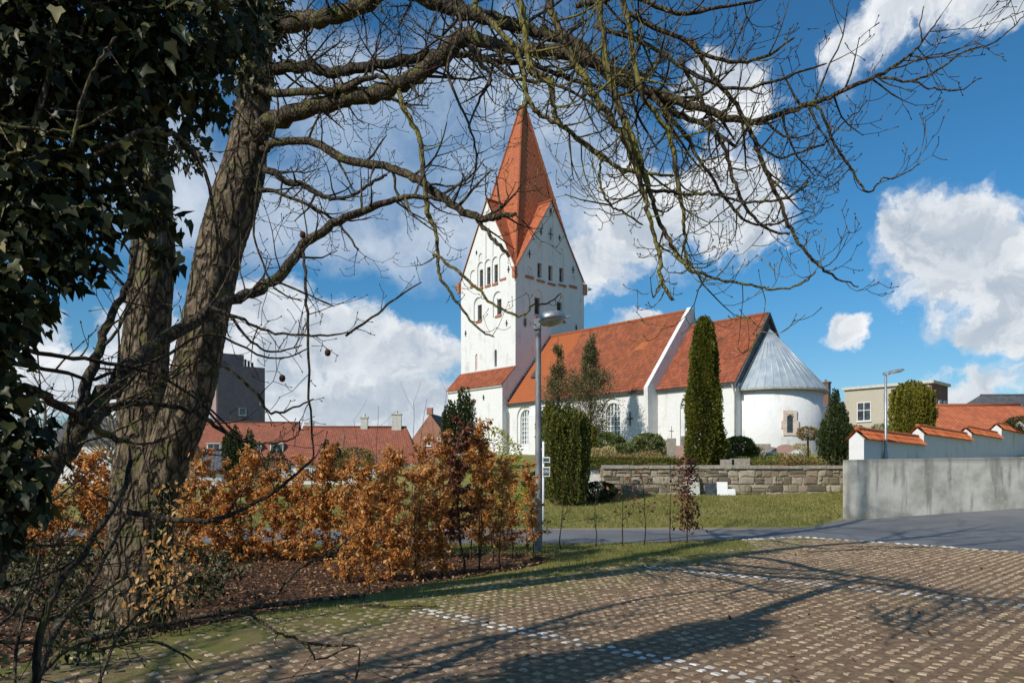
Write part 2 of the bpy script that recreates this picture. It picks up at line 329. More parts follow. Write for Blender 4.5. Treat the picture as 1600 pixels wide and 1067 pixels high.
class MB:
    def __init__(s): s.v = []; s.f = []; s.mi = []; s.uv = []; s.r = []; s.mats = []; s.sm = []; s.n = 0
    def mid(s, m):
        if m not in s.mats: s.mats.append(m)
        return s.mats.index(m)
    def add(s, V, Fc, m='plaster', uv=None, rnd=0.5, smooth=False):
        k = s.mid(m); n0 = s.n; V = [tuple(map(float, x)) for x in V]; s.v += V; s.n += len(V)
        s.r += list(rnd) if hasattr(rnd, '__len__') else [rnd]*len(V)
        for i, f in enumerate(Fc):
            s.f.append(tuple(n0+a for a in f)); s.mi.append(k); s.sm.append(smooth)
            s.uv.append([uv[a] for a in f] if uv is not None else [(0, 0)]*len(f))
    def box(s, a, b, m='plaster', M4=None, rnd=.5):      # axis box from corner a to b, optional matrix
        (x0, y0, z0), (x1, y1, z1) = a, b
        V = [(x0, y0, z0), (x1, y0, z0), (x1, y1, z0), (x0, y1, z0), (x0, y0, z1), (x1, y0, z1), (x1, y1, z1), (x0, y1, z1)]
        if M4 is not None: V = [M4 @ Vector(q) for q in V]
        Fs = [(0, 3, 2, 1), (4, 5, 6, 7), (0, 1, 5, 4), (1, 2, 6, 5), (2, 3, 7, 6), (3, 0, 4, 7)]
        for f in Fs:
            P = [V[i] for i in f]; e = (Vector(P[1])-Vector(P[0])).length; h = (Vector(P[3])-Vector(P[0])).length
            s.add(P, [(0, 1, 2, 3)], m, [(0, 0), (e, 0), (e, h), (0, h)], rnd)
    def poly(s, P, m, uv=None, rnd=.5):
        if uv is None:
            P = [Vector(p) for p in P]; e = (P[1]-P[0]).normalized(); nn = (P[1]-P[0]).cross(P[2]-P[0]).normalized(); g = nn.cross(e)
            uv = [((p-P[0]).dot(e), (p-P[0]).dot(g)) for p in P]
        s.add(P, [tuple(range(len(P)))], m, uv, rnd)
    def prism(s, P, off, m, m2=None):      # polygon P extruded by off
        P = [Vector(p) for p in P]; off = Vector(off); Q = [p+off for p in P]; n = len(P)
        nn = Vector((0, 0, 0))
        for i in range(n): nn += P[i].cross(P[(i+1) % n])
        if nn.dot(off) < 0: P.reverse(); Q.reverse()
        s.poly(list(reversed(P)), m); s.poly(Q, m2 or m)
        for i in range(n): s.poly([P[i], P[(i+1) % n], Q[(i+1) % n], Q[i]], m)
    def lathe(s, prof, c=(0, 0, 0), n=24, m='plaster', M4=None, a0=0, a1=2*math.pi, smooth=True):
        full = abs(a1-a0-2*math.pi) < 1e-6; k = n if full else n+1; V = []
        for (r, z) in prof:
            for i in range(k):
                a = a0+(a1-a0)*i/n; q = Vector((r*math.cos(a), r*math.sin(a), z))
                if M4 is not None: q = M4 @ q
                V.append(q+Vector(c))
        Fs = []
        for j in range(len(prof)-1):
            for i in range(n):
                i2 = (i+1) % k; Fs.append((j*k+i, j*k+i2, (j+1)*k+i2, (j+1)*k+i))
        s.add(V, Fs, m, None, .5, smooth)
    def tube(s, pts, rad, n=6, m='bark_limb', cap=True, rough=0):
        pts = [Vector(p) for p in pts]; N = len(pts)
        if N < 2: return
        t = (pts[1]-pts[0]).normalized(); a = t.orthogonal().normalized(); V = []; cs = [(math.cos(2*math.pi*k/n), math.sin(2*math.pi*k/n)) for k in range(n)]
        for i in range(N):
            t2 = (pts[min(i+1, N-1)]-pts[max(i-1, 0)])
            if t2.length < 1e-9: t2 = t
            t2 = t2.normalized(); a = (a-t2*a.dot(t2)).normalized(); b = t2.cross(a); r = rad[i]
            for (c, d) in cs:
                rr = r*(1+(random.random()-.5)*rough) if rough else r
                V.append(pts[i]+a*(c*rr)+b*(d*rr))
        Fs = [(j*n+i, j*n+(i+1) % n, (j+1)*n+(i+1) % n, (j+1)*n+i) for j in range(N-1) for i in range(n)]
        if cap: Fs += [tuple(range(n))[::-1], tuple((N-1)*n+i for i in range(n))]
        s.add(V, Fs, m, None, .5, n > 3)
    def build(s, name, parent=None, bevel=0, keep=True):
        me = bpy.data.meshes.new(name); me.from_pydata(s.v, [], s.f)
        for k in s.mats: me.materials.append(M[k])
        me.polygons.foreach_set('material_index', s.mi); me.polygons.foreach_set('use_smooth', s.sm)
        u = me.uv_layers.new(name='UVMap'); u.data.foreach_set('uv', [c for f in s.uv for q in f for c in q])
        at = me.attributes.new('rnd', 'FLOAT', 'POINT'); at.data.foreach_set('value', s.r)
        me.update(); o = link(name, me, parent, keep)
        if bevel:
            b = o.modifiers.new('bevel', 'BEVEL'); b.width = bevel; b.segments = 2; b.limit_method = 'ANGLE'
        return o
LEAF = {  # t along, s across, h fold ; faces
 'leaf': ([(0, 0, 0), (.35, -.45, .10), (.4, 0, -.04), (.35, .45, .10), (.75, -.33, .12), (.75, .33, .12), (1, 0, .12)],
          [(0, 1, 2), (0, 2, 3), (1, 4, 6, 2), (2, 6, 5, 3)]),
 'ivy': ([(0, 0, 0), (-.08, -.3, .05), (.18, -.52, .02), (.42, -.28, .1), (1, 0, .0), (.42, .28, .1), (.18, .52, .02), (-.08, .3, .05), (.35, 0, -.03)],
         [(0, 1, 2, 8), (8, 2, 3), (8, 3, 4), (8, 4, 5), (8, 5, 6), (0, 8, 6, 7)]),
 'blade': ([(0, -.5, 0), (0, .5, 0), (.55, .32, .05), (1, 0, .15), (.55, -.32, .05)], [(0, 1, 2, 4), (4, 2, 3)]),
 'tuft': ([(0, 0, 0), (.5, -.5, .06), (1, 0, 0), (.5, .5, .06), (.5, 0, .35), (.5, 0, -.3)], [(0, 1, 2, 3), (0, 4, 2, 5)]),
}
def leaves(name, P, D, N, L, Wd, shape, m, parent=None, rnd=None, keep=True):
    P = np.asarray(P, float); n = len(P)
    D = np.asarray(D, float); D = D/np.maximum(np.linalg.norm(D, axis=1, keepdims=True), 1e-6)
    N = np.asarray(N, float); B = np.cross(D, N); B = B/np.maximum(np.linalg.norm(B, axis=1, keepdims=True), 1e-6); N = np.cross(B, D)
    L = np.broadcast_to(L, n)[:, None]; Wd = np.broadcast_to(Wd, n)[:, None]
    T, Fs = LEAF[shape]; k = len(T); V = np.empty((n, k, 3))
    for i, (t, s_, h) in enumerate(T): V[:, i] = P + D*L*t + B*Wd*s_ + N*L*h
    lens = np.array([len(f) for f in Fs]); idx = np.concatenate([np.array(f) for f in Fs])
    loops = (idx[None, :] + (np.arange(n)*k)[:, None]).ravel()
    starts = np.concatenate([[0], np.cumsum(np.tile(lens, n))[:-1]])
    me = bpy.data.meshes.new(name); me.vertices.add(n*k); me.vertices.foreach_set('co', V.ravel())
    me.loops.add(len(loops)); me.loops.foreach_set('vertex_index', loops.astype(np.int32))
    me.polygons.add(n*len(Fs)); me.polygons.foreach_set('loop_start', starts.astype(np.int32)); me.polygons.foreach_set('loop_total', np.tile(lens, n).astype(np.int32))
    if rnd is None: rnd = rng.random(n)
    at = me.attributes.new('rnd', 'FLOAT', 'POINT'); at.data.foreach_set('value', np.repeat(rnd, k).astype(np.float32))
    me.materials.append(M[m]); me.update(calc_edges=True); me.validate()
    return link(name, me, parent, keep)
def unit(n): v = rng.normal(size=(n, 3)); return v/np.linalg.norm(v, axis=1, keepdims=True)
def join_mb(mb, o2): pass

# twig growth: returns through MB ------------------------------------------------
def vrand(a=1): return Vector((random.gauss(0, a), random.gauss(0, a), random.gauss(0, a)))
def grow(mb, p, d, length, r, lvl, m, droop=.0, up=.0, tips=None, seg=.11, kids=3.2, ratio=.5, wig=.28, spread=.9):
    n = max(3, int(length/seg)); pts = [Vector(p)]; d = Vector(d).normalized(); rs = [r]
    for i in range(n):
        f = (i+1)/n
        d = (d + vrand(wig*.45) + Vector((0, 0, -droop*(1-f) + up*f*1.3))).normalized()
        pts.append(pts[-1]+d*(length/n)); rs.append(max(r*(1-.66*f), .0024))
        if lvl > 0 and i >= 1 and random.random() < kids*(length/n)/max(length, .3)*1.6:
            side = (d.cross(vrand())).normalized(); cd = (d*random.uniform(.5, 1)+side*spread).normalized()
            grow(mb, pts[-1], cd, length*ratio*random.uniform(.5, 1.15), max(rs[-1]*.64, .0026), lvl-1, m, droop, up, tips, seg*.75, kids, ratio, wig, spread)
    mb.tube(pts, rs, 5 if r > .012 else (4 if r > .006 else 3), m, cap=False)
    if tips is not None: tips.append((pts[-1].copy(), d.copy()))
def smooth_path(P, k=4):
    P = [np.array(p, float) for p in P]; out = []
    for i in range(len(P)-1):
        p0 = P[max(i-1, 0)]; p1 = P[i]; p2 = P[i+1]; p3 = P[min(i+2, len(P)-1)]
        for j in range(k):
            t = j/k; out.append(.5*((2*p1)+(-p0+p2)*t+(2*p0-5*p1+4*p2-p3)*t*t+(-p0+3*p1-3*p2+p3)*t**3))
    out.append(P[-1]); return out
def buds(mb, tips, m, r=.006):
    for (p, d) in tips:
        mb.tube([p-d*r, p+d*r*1.2, p+d*r*3], [r*.6, r, r*.15], 4, m)

# ------------------------------------------------------------------ terrain
def sstep(v, a, b): t = min(max((v-a)/(b-a), 0), 1); return t*t*(3-2*t)
def lin(v, a, b): return min(max((v-a)/(b-a), 0), 1)
WALL_Y, WALL_X0 = 30.5, 3.75
BED = [(-12, 4.5), (-4.2, 6.2), (-3.3, 7.9), (-2.55, 9.1), (-1.1, 11.1), (.2, 12.9), (.8, 14.0), (.2, 15.2), (-12, 15.2)]
def in_poly(x, y, P):
    c = False; j = len(P)-1
    for i in range(len(P)):
        if (P[i][1] > y) != (P[j][1] > y) and x < (P[j][0]-P[i][0])*(y-P[i][1])/(P[j][1]-P[i][1])+P[i][0]: c = not c
        j = i
    return c
def seg_d(x, y, P, closed=True):
    best = 9e9; n = len(P)
    for i in range(n if closed else n-1):
        a = P[i]; b = P[(i+1) % n]; dx, dy = b[0]-a[0], b[1]-a[1]; t = max(0, min(1, ((x-a[0])*dx+(y-a[1])*dy)/(dx*dx+dy*dy)))
        best = min(best, math.hypot(x-a[0]-t*dx, y-a[1]-t*dy))
    return best
def gh(x, y):
    h = .045*max(0, min(x, 40)-11)*sstep(y, 15, 23)*(1-.0*x)
    h += .80*lin(y, 22.4, 30.2)**1.15*sstep(x, -16, -6)*(1 - .0)
    if x > WALL_X0 and y > WALL_Y: h = 1.92 + 1.15*lin(y, 33, 52)
    else: h += 2.2*sstep(y, 31, 52)*sstep(x, -14, -2)
    h += .6*sstep(y, 40, 90)*(1-sstep(x, -14, -2))
    return h
def bed_h(x, y):
    if in_poly(x, y, BED): return -.13*min(1, seg_d(x, y, BED)/.28)
    return 0
xs = sorted(set(list(np.round(np.arange(-13, 14, .25), 2)) + list(np.arange(-60, -13, 2.)) + list(np.arange(14, 60, 2.)) + [WALL_X0-.03, WALL_X0+.03] + [-3000, -1200, -500, -200, -110, 110, 200, 500, 1200, 3000]))
ys = sorted(set(list(np.round(np.arange(2, 31, .25), 2)) + [30.47, 30.53] + list(np.arange(31, 60, 1.)) + list(np.arange(60, 120, 6.)) + list(np.arange(-40, 2, 3.)) + [-3000, -600, -150, -80, 160, 260, 500, 1200, 3000]))
g = MB(); V = [(x, y, gh(x, y)+bed_h(x, y)+.0) for y in ys for x in xs]; nx = len(xs)
g.add(V, [(j*nx+i, j*nx+i+1, (j+1)*nx+i+1, (j+1)*nx+i) for j in range(len(ys)-1) for i in range(nx-1)], 'ground', None, .5, True)
tag(g.build('ground'), kind='structure')

def sheet(name, poly, m, lift, step=.5, kind='structure', hf=gh, skirt=0):
    """flat sheet over a polygon: clipped grid strips so that its edge follows the polygon"""
    import bmesh
    bm = bmesh.new(); f = bm.faces.new([bm.verts.new((x, y, 0)) for x, y in poly])
    x0 = min(p[0] for p in poly); x1 = max(p[0] for p in poly); y0 = min(p[1] for p in poly); y1 = max(p[1] for p in poly)
    for k in range(1, int((x1-x0)/step)+1):
        bmesh.ops.bisect_plane(bm, geom=bm.verts[:]+bm.edges[:]+bm.faces[:], plane_co=(x0+k*step, 0, 0), plane_no=(1, 0, 0))
    for k in range(1, int((y1-y0)/step)+1):
        bmesh.ops.bisect_plane(bm, geom=bm.verts[:]+bm.edges[:]+bm.faces[:], plane_co=(0, y0+k*step, 0), plane_no=(0, 1, 0))
    for v in bm.verts: v.co.z = hf(v.co.x, v.co.y)+lift
    bm.normal_update()
    for f in bm.faces:
        if f.normal.z < 0: f.normal_flip()
    me = bpy.data.meshes.new(name); bm.to_mesh(me); bm.free(); me.materials.append(M[m]); o = link(name, me); return tag(o, kind=kind)
PARK = [(-4.3, -12), (-4.2, 6.2), (-3.3, 7.9), (-2.55, 9.1), (-1.1, 11.1), (.55, 12.7), (2.7, 14.4), (4.6, 16.2), (5.7, 18.1), (7.3, 19.35), (8.8, 17.6), (10.5, 15.3), (14, 9.5), (16, -12)]
ROAD = [(-60, 17.3), (-12, 17.3), (2, 17.3), (5.2, 18.2), (7.3, 19.35), (8.8, 17.6), (10.5, 15.3), (14, 9.5), (16, -12), (60, -12), (60, 31), (19, 25.7), (10.9, 24.3), (9, 22.6), (2, 22.25), (-12, 22.1), (-60, 22.1)]
sheet('parking_surface', PARK, 'soil', .012)
sheet('road', ROAD, 'asphalt', .008, 1.0)
LB = [(x, y) for x, y in BED]
sheet('planting_bed', LB, 'bed', .010, .25, hf=lambda x, y: gh(x, y)+bed_h(x, y))

# paver studs: the concrete knobs of the grass pavers, on a lattice turned 45 degrees
g = MB(); S = .145; c45 = math.sqrt(.5)
LINES = [((-1.2, 8.74), (1.87+3.2, 5.73-3.2)), ((2.2, 13.05), (9.5, 5.5)), ((7.0, 19.4), (12.5, 12.5))]
def along(i, j): return ((i+j)*c45*S, (-i+j)*c45*S)          # i runs down-right along the painted lines, j up-right
def white_row(i, j):
    if j == JL[0] or j == JL[0]+1: return i >= IL0
    if j == JL[1] or j == JL[1]+1: return i >= IL1
    return False
JL = [round(((-1.2)*c45+8.74*c45)/S), round((2.2*c45+13.05*c45)/S)]; IL0 = round((-1.2*c45-8.74*c45)/S); IL1 = round((2.2*c45-13.05*c45)/S)
gw = MB(); rs = random.Random(3)
def fbm2(x, y): return math.sin(x*1.3+math.sin(y*.9)*2)*math.cos(y*1.1+math.sin(x*.7)*2)
def stud(mb, x, y, m, z0=.012, a=.052, h=.012, rot=45):
    r = rs.random(); a *= rs.uniform(.78, 1.10); A = R(rot+rs.uniform(-9, 9)); ca, sa = math.cos(A), math.sin(A); tx = rs.uniform(-.006, .006); ty = rs.uniform(-.006, .006)
    V = []
    for (k, zz) in ((1.12, 0), (.95, h)):
        for (u, v) in ((-1, -1), (1, -1), (1, 1), (-1, 1)):
            px, py = a*k*u*rs.uniform(.9, 1.08), a*k*v*rs.uniform(.9, 1.08); V.append((x+px*ca-py*sa, y+px*sa+py*ca, z0+zz+(tx*u+ty*v if zz else -.004)))
    mb.add(V, [(4, 5, 6, 7), (0, 1, 5, 4), (1, 2, 6, 5), (2, 3, 7, 6), (3, 0, 4, 7)], m, None, r)
for i in range(-190, 130):
    for j in range(-20, 190):
        x, y = along(i, j)
        if y < 2.6 or y > 19.5 or abs(x) > .95+y*.74 or x < -4.3: continue
        if not in_poly(x, y, PARK): continue
        e = seg_d(x, y, PARK); wr = white_row(i, j)
        cover = .12+.12*fbm2(x, y)
        if x < 5.5 and y < 18: cover += .95*max(0, 1-e/1.6)*(.75+.5*fbm2(x*1.7+3, y*1.7))
        if rs.random() < cover*(.30 if wr else 1): continue
        stud(gw if wr else g, x, y, 'studw' if wr else 'stud', .012, (.036 if wr else .036), .008-.005*rs.random())
# double row of white setts along the road edge
edge = [(5.7, 18.25), (7.25, 19.2), (8.7, 17.5), (10.4, 15.2), (13.9, 9.4)]
for k in range(len(edge)-1):
    a, b = np.array(edge[k]), np.array(edge[k+1]); L = np.linalg.norm(b-a); nn = np.array([-(b-a)[1], (b-a)[0]])/L
    for q in range(int(L/.2)):
        for s_ in (0, -.13):
            p = a+(b-a)*(q*.2+(.1 if s_ else 0))/L+nn*s_*-1*(1 if k else -1)*1
            if rs.random() < .22: continue
            stud(gw, p[0], p[1], 'studw', .014, .045, .010, 0)
tag(g.build('paving'), kind='structure'); tag(gw.build('parking_marking'), kind='structure')
# ------------------------------------------------------------------ church
TH = .749; PX0, PY0 = .326, 70.0; ZB = 2.9
church = empty('church', (PX0, PY0, ZB), 'white church with tall red tiled spire standing on the raised churchyard', 'church', None, TH-math.pi/2)
def cb(mb, name, parent=None, bevel=0):
    o = mb.build(name, parent or church, bevel, keep=False)
    if parent is None or parent == church: o.location = (0, 0, -ZB)
    return o
ES, EC = math.sin(TH), math.cos(TH)
def wxy(u, v): return (PX0+u*ES+v*EC, PY0-u*EC+v*ES)
def su(px, v=0.0):           # u on the plane v = const under photo column px
    k = (px-800)/F; return (k*(PY0+v*ES)-PX0-v*EC)/(ES+k*EC)
def ev(px, u=0.0):
    k = (px-800)/F; return (k*(PY0-u*EC)-PX0-u*ES)/(EC-k*ES)
def zz(py, u, v): return CH+(HOR-py)*wxy(u, v)[1]/F
def cut(o, cutter):
    me = bpy.data.meshes.new('c'); me.from_pydata(cutter.v, [], cutter.f)
    import bmesh
    bm = bmesh.new(); bm.from_mesh(me); bmesh.ops.remove_doubles(bm, verts=bm.verts, dist=1e-5); bmesh.ops.recalc_face_normals(bm, faces=bm.faces); bm.to_mesh(me); bm.free()
    bm = bmesh.new(); bm.from_mesh(o.data); bmesh.ops.remove_doubles(bm, verts=bm.verts, dist=1e-5); bmesh.ops.recalc_face_normals(bm, faces=bm.faces); bm.to_mesh(o.data); bm.free()
    me.materials.append(o.data.materials[0])
    co = bpy.data.objects.new('c', me); COL.objects.link(co); co.matrix_world = PW(o)
    md = o.modifiers.new('b', 'BOOLEAN'); md.object = co; md.operation = 'DIFFERENCE'; md.solver = 'EXACT'
    bpy.context.view_layer.update()
    new = bpy.data.meshes.new_from_object(o.evaluated_get(bpy.context.evaluated_depsgraph_get()))
    o.modifiers.clear(); o.data = new; bpy.data.objects.remove(co)
def arch(u, w_, z0, z1, n=10):       # outline (a, z), round-headed
    r = w_/2; zc = z1-r; P = [(u-r, z0), (u+r, z0), (u+r, zc)]
    return P+[(u+r*math.cos(math.pi*k/n), zc+r*math.sin(math.pi*k/n)) for k in range(1, n)]+[(u-r, zc)]
def rect(u, w_, z0, z1): return [(u-w_/2, z0), (u+w_/2, z0), (u+w_/2, z1), (u-w_/2, z1)]
def south(P, v0, depth, out=.3):      # cutter prism through plane v=v0
    return [(a, v0-out, z) for a, z in P], (0, depth+out, 0)
def east(P, u0, depth, out=.3): return [(u0+out, a, z) for a, z in P], (-depth-out, 0, 0)

TW, TN = 8.117, 9.669; ZE, ZG, ZT = 21.2, 28.5, 40.1
tw = MB()
tw.poly([(-TW, 0, 1), (0, 0, 1), (0, 0, ZE), (-TW/2, 0, ZG), (-TW, 0, ZE)], 'plaster')
tw.poly([(0, TN, 1), (-TW, TN, 1), (-TW, TN, ZE), (-TW/2, TN, ZG), (0, TN, ZE)], 'plaster')
tw.poly([(0, 0, 1), (0, TN, 1), (0, TN, ZE), (0, TN/2, ZG), (0, 0, ZE)], 'plaster')
tw.poly([(-TW, TN, 1), (-TW, 0, 1), (-TW, 0, ZE), (-TW, TN/2, ZG), (-TW, TN, ZE)], 'plaster')
tw.poly([(-TW, 0, 1), (-TW, TN, 1), (0, TN, 1), (0, 0, 1)], 'plaster')
ctr = (-TW/2, TN/2, 24.5)
ring = [(0, 0, ZE), (0, TN/2, ZG), (0, TN, ZE), (-TW/2, TN, ZG), (-TW, TN, ZE), (-TW, TN/2, ZG), (-TW, 0, ZE), (-TW/2, 0, ZG)]
for k in range(8): tw.add([ring[k], ring[(k+1) % 8], ctr], [(0, 1, 2)], 'plaster')
tower = cb(tw, 'tower')
wins = []          # louvred openings: (plane, a, width, z0, z1)
cu = MB(); cud = MB()
def dcut_s(P, d):
    a, b = south(P, 0, d); cud.prism(a, b, 'plaster')
def dcut_e(P, d):
    a, b = east(P, 0, d); cud.prism(a, b, 'plaster')
def scut(P, d, v0=0): a, b = south(P, v0, d); cu.prism(a, b, 'plaster')
def ecut(P, d, u0=0): a, b = east(P, u0, d); cu.prism(a, b, 'plaster')
for px, y0, y1 in ((750.5, 421, 448), (762, 417, 444), (773.5, 413, 441)):
    u = su(px); z0, z1 = zz(y1, u, 0), zz(y0, u, 0); scut(arch(u, .92, z0-.35, z1+.75), .14); dcut_s(rect(u, .5, z0, z1), .6); wins.append(('s', u, .5, z0, z1))
for px, y0, y1 in ((739, 430, 446), (785, 404, 436)):
    u = su(px); scut(arch(u, .9, zz(y1, u, 0), zz(y0-8, u, 0)), .12)
for px, yt, yb in ((751, 396, 409), (762, 342, 404), (773, 372, 400), (762, 330, 338)):
    u = su(px); scut(arch(u, .6, zz(yb, u, 0), zz(yt, u, 0)), .10)
for px, y0, y1 in ((748, 476, 500), (778.5, 467, 491)):
    u = su(px); z0, z1 = zz(y1, u, 0), zz(y0, u, 0); scut(arch(u-.12, 1.3, z0-.25, z1+.75), .14); dcut_s(rect(u, .62, z0, z1), .6); wins.append(('s', u, .62, z0, z1))
slit = []
for px, y0, y1, k in ((744.5, 553, 579, 0), (774.5, 546, 573, 1)):
    u = su(px); z0, z1 = zz(y1, u, 0), zz(y0, u, 0); scut(arch(u, .34, z0, z1), .16 if k == 0 else .5); slit.append((u, z0, z1, k))
for px, y0, y1 in ((843.3, 411, 434), (860.3, 415, 439), (877.3, 419, 441)):
    v = ev(px); z0, z1 = zz(y1, 0, v), zz(y0, 0, v); dcut_e(rect(v, .62, z0, z1), .6); wins.append(('e', v, .62, z0, z1))
for px, y0, y1 in ((841, 465, 491), (875.5, 472, 497)):
    v = ev(px); z0, z1 = zz(y1, 0, v), zz(y0, 0, v); ecut(arch(v, 1.15, z0-.2, z1+.8), .10); dcut_e(rect(v, .78, z0, z1), .6); wins.append(('e', v, .78, z0, z1))
for px, yt, yb in ((843.5, 379, 406), (860.5, 333, 409), (877.5, 388, 414), (827, 416, 430), (894.5, 431, 445)):
    v = ev(px); ecut(arch(v, .8, zz(yb, 0, v), zz(yt, 0, v)), .10)
cut(tower, cu); cut(tower, cud)
for (pl, a, w_, z0, z1) in wins:
    mb = MB(); n = int((z1-z0)/.17)
    for k in range(n):
        z = z0+(z1-z0)*(k+.5)/n
        if pl == 's': mb.prism([(a-w_/2, .30, z-.06), (a-w_/2, .42, z+.07), (a-w_/2, .44, z+.05), (a-w_/2, .32, z-.08)], (w_, 0, 0), 'louvre')
        else: mb.prism([(-.30, a-w_/2, z-.06), (-.42, a-w_/2, z+.07), (-.44, a-w_/2, z+.05), (-.32, a-w_/2, z-.08)], (0, w_, 0), 'louvre')
    L = cb(mb, 'louvre')
    mb = MB()
    if pl == 's': mb.prism([(a-w_/2-.12, -.10, z0-.16), (a-w_/2-.12, .25, z0+.06), (a-w_/2-.12, .25, z0-.30), (a-w_/2-.12, -.08, z0-.30)], (w_+.24, 0, 0), 'brick_sill')
    else: mb.prism([(.12, a-w_/2-.1, z0-.28), (-.28, a-w_/2-.1, z0+.06), (-.28, a-w_/2-.1, z0-.42), (.10, a-w_/2-.1, z0-.42)], (0, w_+.42, 0), 'brick_sill')
    cb(mb, 'sill')
for (u, z0, z1, k) in slit:
    mb = MB(); mb.box((u-.16, .12 if k == 0 else .4, z0+.02), (u+.16, .14 if k == 0 else .44, z1-.05), 'pinkstone' if k == 0 else 'louvre'); cb(mb, 'slit_window')
for px, y in ((739.5, 447), (786, 436)):
    mb = MB(); u = su(px); z = zz(y, u, 0); mb.box((u-.45, -.08, z-.12), (u+.45, .10, z+.06), 'brick_sill'); cb(mb, 'sill')
for px, y in ((827, 433), (895, 448)):
    mb = MB(); v = ev(px); z = zz(y, 0, v); mb.box((-.1, v-.55, z-.15), (.1, v+.55, z+.1), 'brick_sill'); cb(mb, 'sill')
# iron wall anchors
def anchor(pl, a, z, s=.45, dbl=False):
    mb = MB(); t = .035; s *= .72
    def bar(a0, z0, a1, z1):
        if pl[0] == 's': mb.box((a0, pl[1]-.09, z0), (a1, pl[1]-.03, z1), 'iron')
        else: mb.box((pl[1]+.03, a0, z0), (pl[1]+.09, a1, z1), 'iron')
    bar(a-t, z-s, a+t, z+s); bar(a-s*.5, z-t, a-t, z+t); bar(a+t, z-t, a+s*.5, z+t)
    if dbl: bar(a-s*.45, z+s*.45, a-t, z+s*.45+.08); bar(a+t, z+s*.45, a+s*.45, z+s*.45+.08); bar(a-s*.45, z-s*.55, a-t, z-s*.55+.08); bar(a+t, z-s*.55, a+s*.45, z-s*.55+.08)
    cb(mb, 'wall_anchor')
for px, y, s_ in ((795, 421, .45), (792, 505, .4), (728, 521, .4), (745, 395, .3), (783, 352, .3)): anchor(('s', 0), su(px), zz(y, su(px), 0), s_)
for px, y, s_, d in ((820, 504, .6, True), (827, 397, .5, False), (860, 366, .8, False), (860, 330, .35, True), (895, 422, .5, False), (874, 372, .4, False), (845, 363, .4, False), (900, 512, .4, False)): anchor(('e', 0), ev(px), zz(y, 0, ev(px)), s_, d)
anchor(('s', -.9), su(985, -.9), zz(654, su(985, -.9), -.9), .75)
# corner kneelers
for (u, v, du, dv) in ((0, 0, 1, -1), (0, TN, 1, 1), (-TW, 0, -1, -1), (-TW, TN, -1, 1)):
    mb = MB(); x0, x1 = sorted((u, u+du*.22)); y0, y1 = sorted((v, v+dv*.22))
    mb.box((x0-.12, y0-.12, ZE-1.1), (x1+.02, y1+.02, ZE-.05), 'brick_sill')
    if u+v > 5 or u < -5: mb.prism([(u+du*.2, v+dv*.25, ZE-.75), (u+du*.2, v+dv*.25, ZE-.35), (u+du*.2, v+dv*.95, ZE-.42)], (du*.15, 0, 0), 'copper')
    cb(mb, 'corner_corbel')
# spire: square pyramid with four cross gables
sp = MB(); hb = 4.0; cx, cy = -TW/2, TN/2
ax, ay = TW/2*.93, TN/2*.93; zb = ZE+.25
def tri(P):
    P = [Vector(p) for p in P]; e = (P[1]-P[0]).normalized(); n_ = (P[1]-P[0]).cross(P[2]-P[0]).normalized(); gg = n_.cross(e)
    sp.add(P, [(0, 1, 2)], 'tile_tower', [((p-P[0]).dot(e)+50, (p-P[0]).dot(gg)+50) for p in P])
base = [(cx-ax, cy-ay, zb), (cx+ax, cy-ay, zb), (cx+ax, cy+ay, zb), (cx-ax, cy+ay, zb)]; tip = (cx, cy, ZT)
for k in range(4): tri([base[k], base[(k+1) % 4], tip])
spire = cb(sp, 'spire_roof')
sp = MB(); ov = .14
for (ex, ey, hw, nx_, ny_) in ((0, -1, TW/2, 1, 0), (0, 1, TW/2, 1, 0), (1, 0, TN/2, 0, 1), (-1, 0, TN/2, 0, 1)):
    L = (TN/2 if ex == 0 else TW/2)+ov
    for s_ in (-1, 1):
        a = Vector((cx+ex*L, cy+ey*L, ZG+.12)); b = Vector((cx, cy, ZG+.12)); lo = Vector((cx+ex*L+nx_*s_*(hw+.12), cy+ey*L+ny_*s_*(hw+.12), ZE-.08)); lo2 = Vector((cx+nx_*s_*(hw+.12), cy+ny_*s_*(hw+.12), ZE-.08))
        e = (b-a).length; h_ = (lo-a).length
        sp.add([lo, b, a], [(0, 1, 2)], 'tile_tower', [(0, 0), (e, h_), (0, h_)])
        off = Vector((0, 0, .0)); dn = Vector((0, 0, -.13)); sp.add([lo, a, a+dn, lo+dn], [(0, 1, 2, 3)], 'brick_sill')
cb(sp, 'gable_roof')
sp = MB()
for k in range(4):     # ridge tiles
    a, b = Vector(base[k]), Vector(tip); sp.tube([a+(b-a)*t/60 for t in range(60)], [.10+.03*(t % 2) for t in range(60)], 6, 'tile_tower')
for (ex, ey) in ((0, -1), (0, 1), (1, 0), (-1, 0)):
    L = (TN/2 if ex == 0 else TW/2)+ov; sp.tube([(cx+ex*L*t/10, cy+ey*L*t/10, ZG+.13) for t in range(4, 11)], [.13]*7, 6, 'tile_tower')
cb(sp, 'ridge_tiles')
mb = MB(); mb.lathe([(.30, ZT-.95), (.24, ZT-.5), (.13, ZT+.1), (.09, ZT+1.1), (.02, ZT+1.25)], (cx, cy, 0), 10, 'copper')
mb.lathe([(.0, ZT+1.22), (.16, ZT+1.32), (.2, ZT+1.46), (.14, ZT+1.6), (0, ZT+1.66)], (cx, cy, 0), 10, 'copper'); mb.tube([(cx, cy, ZT+1.6), (cx, cy, ZT+2.3)], [.03, .02], 5, 'iron')
cb(mb, 'finial')

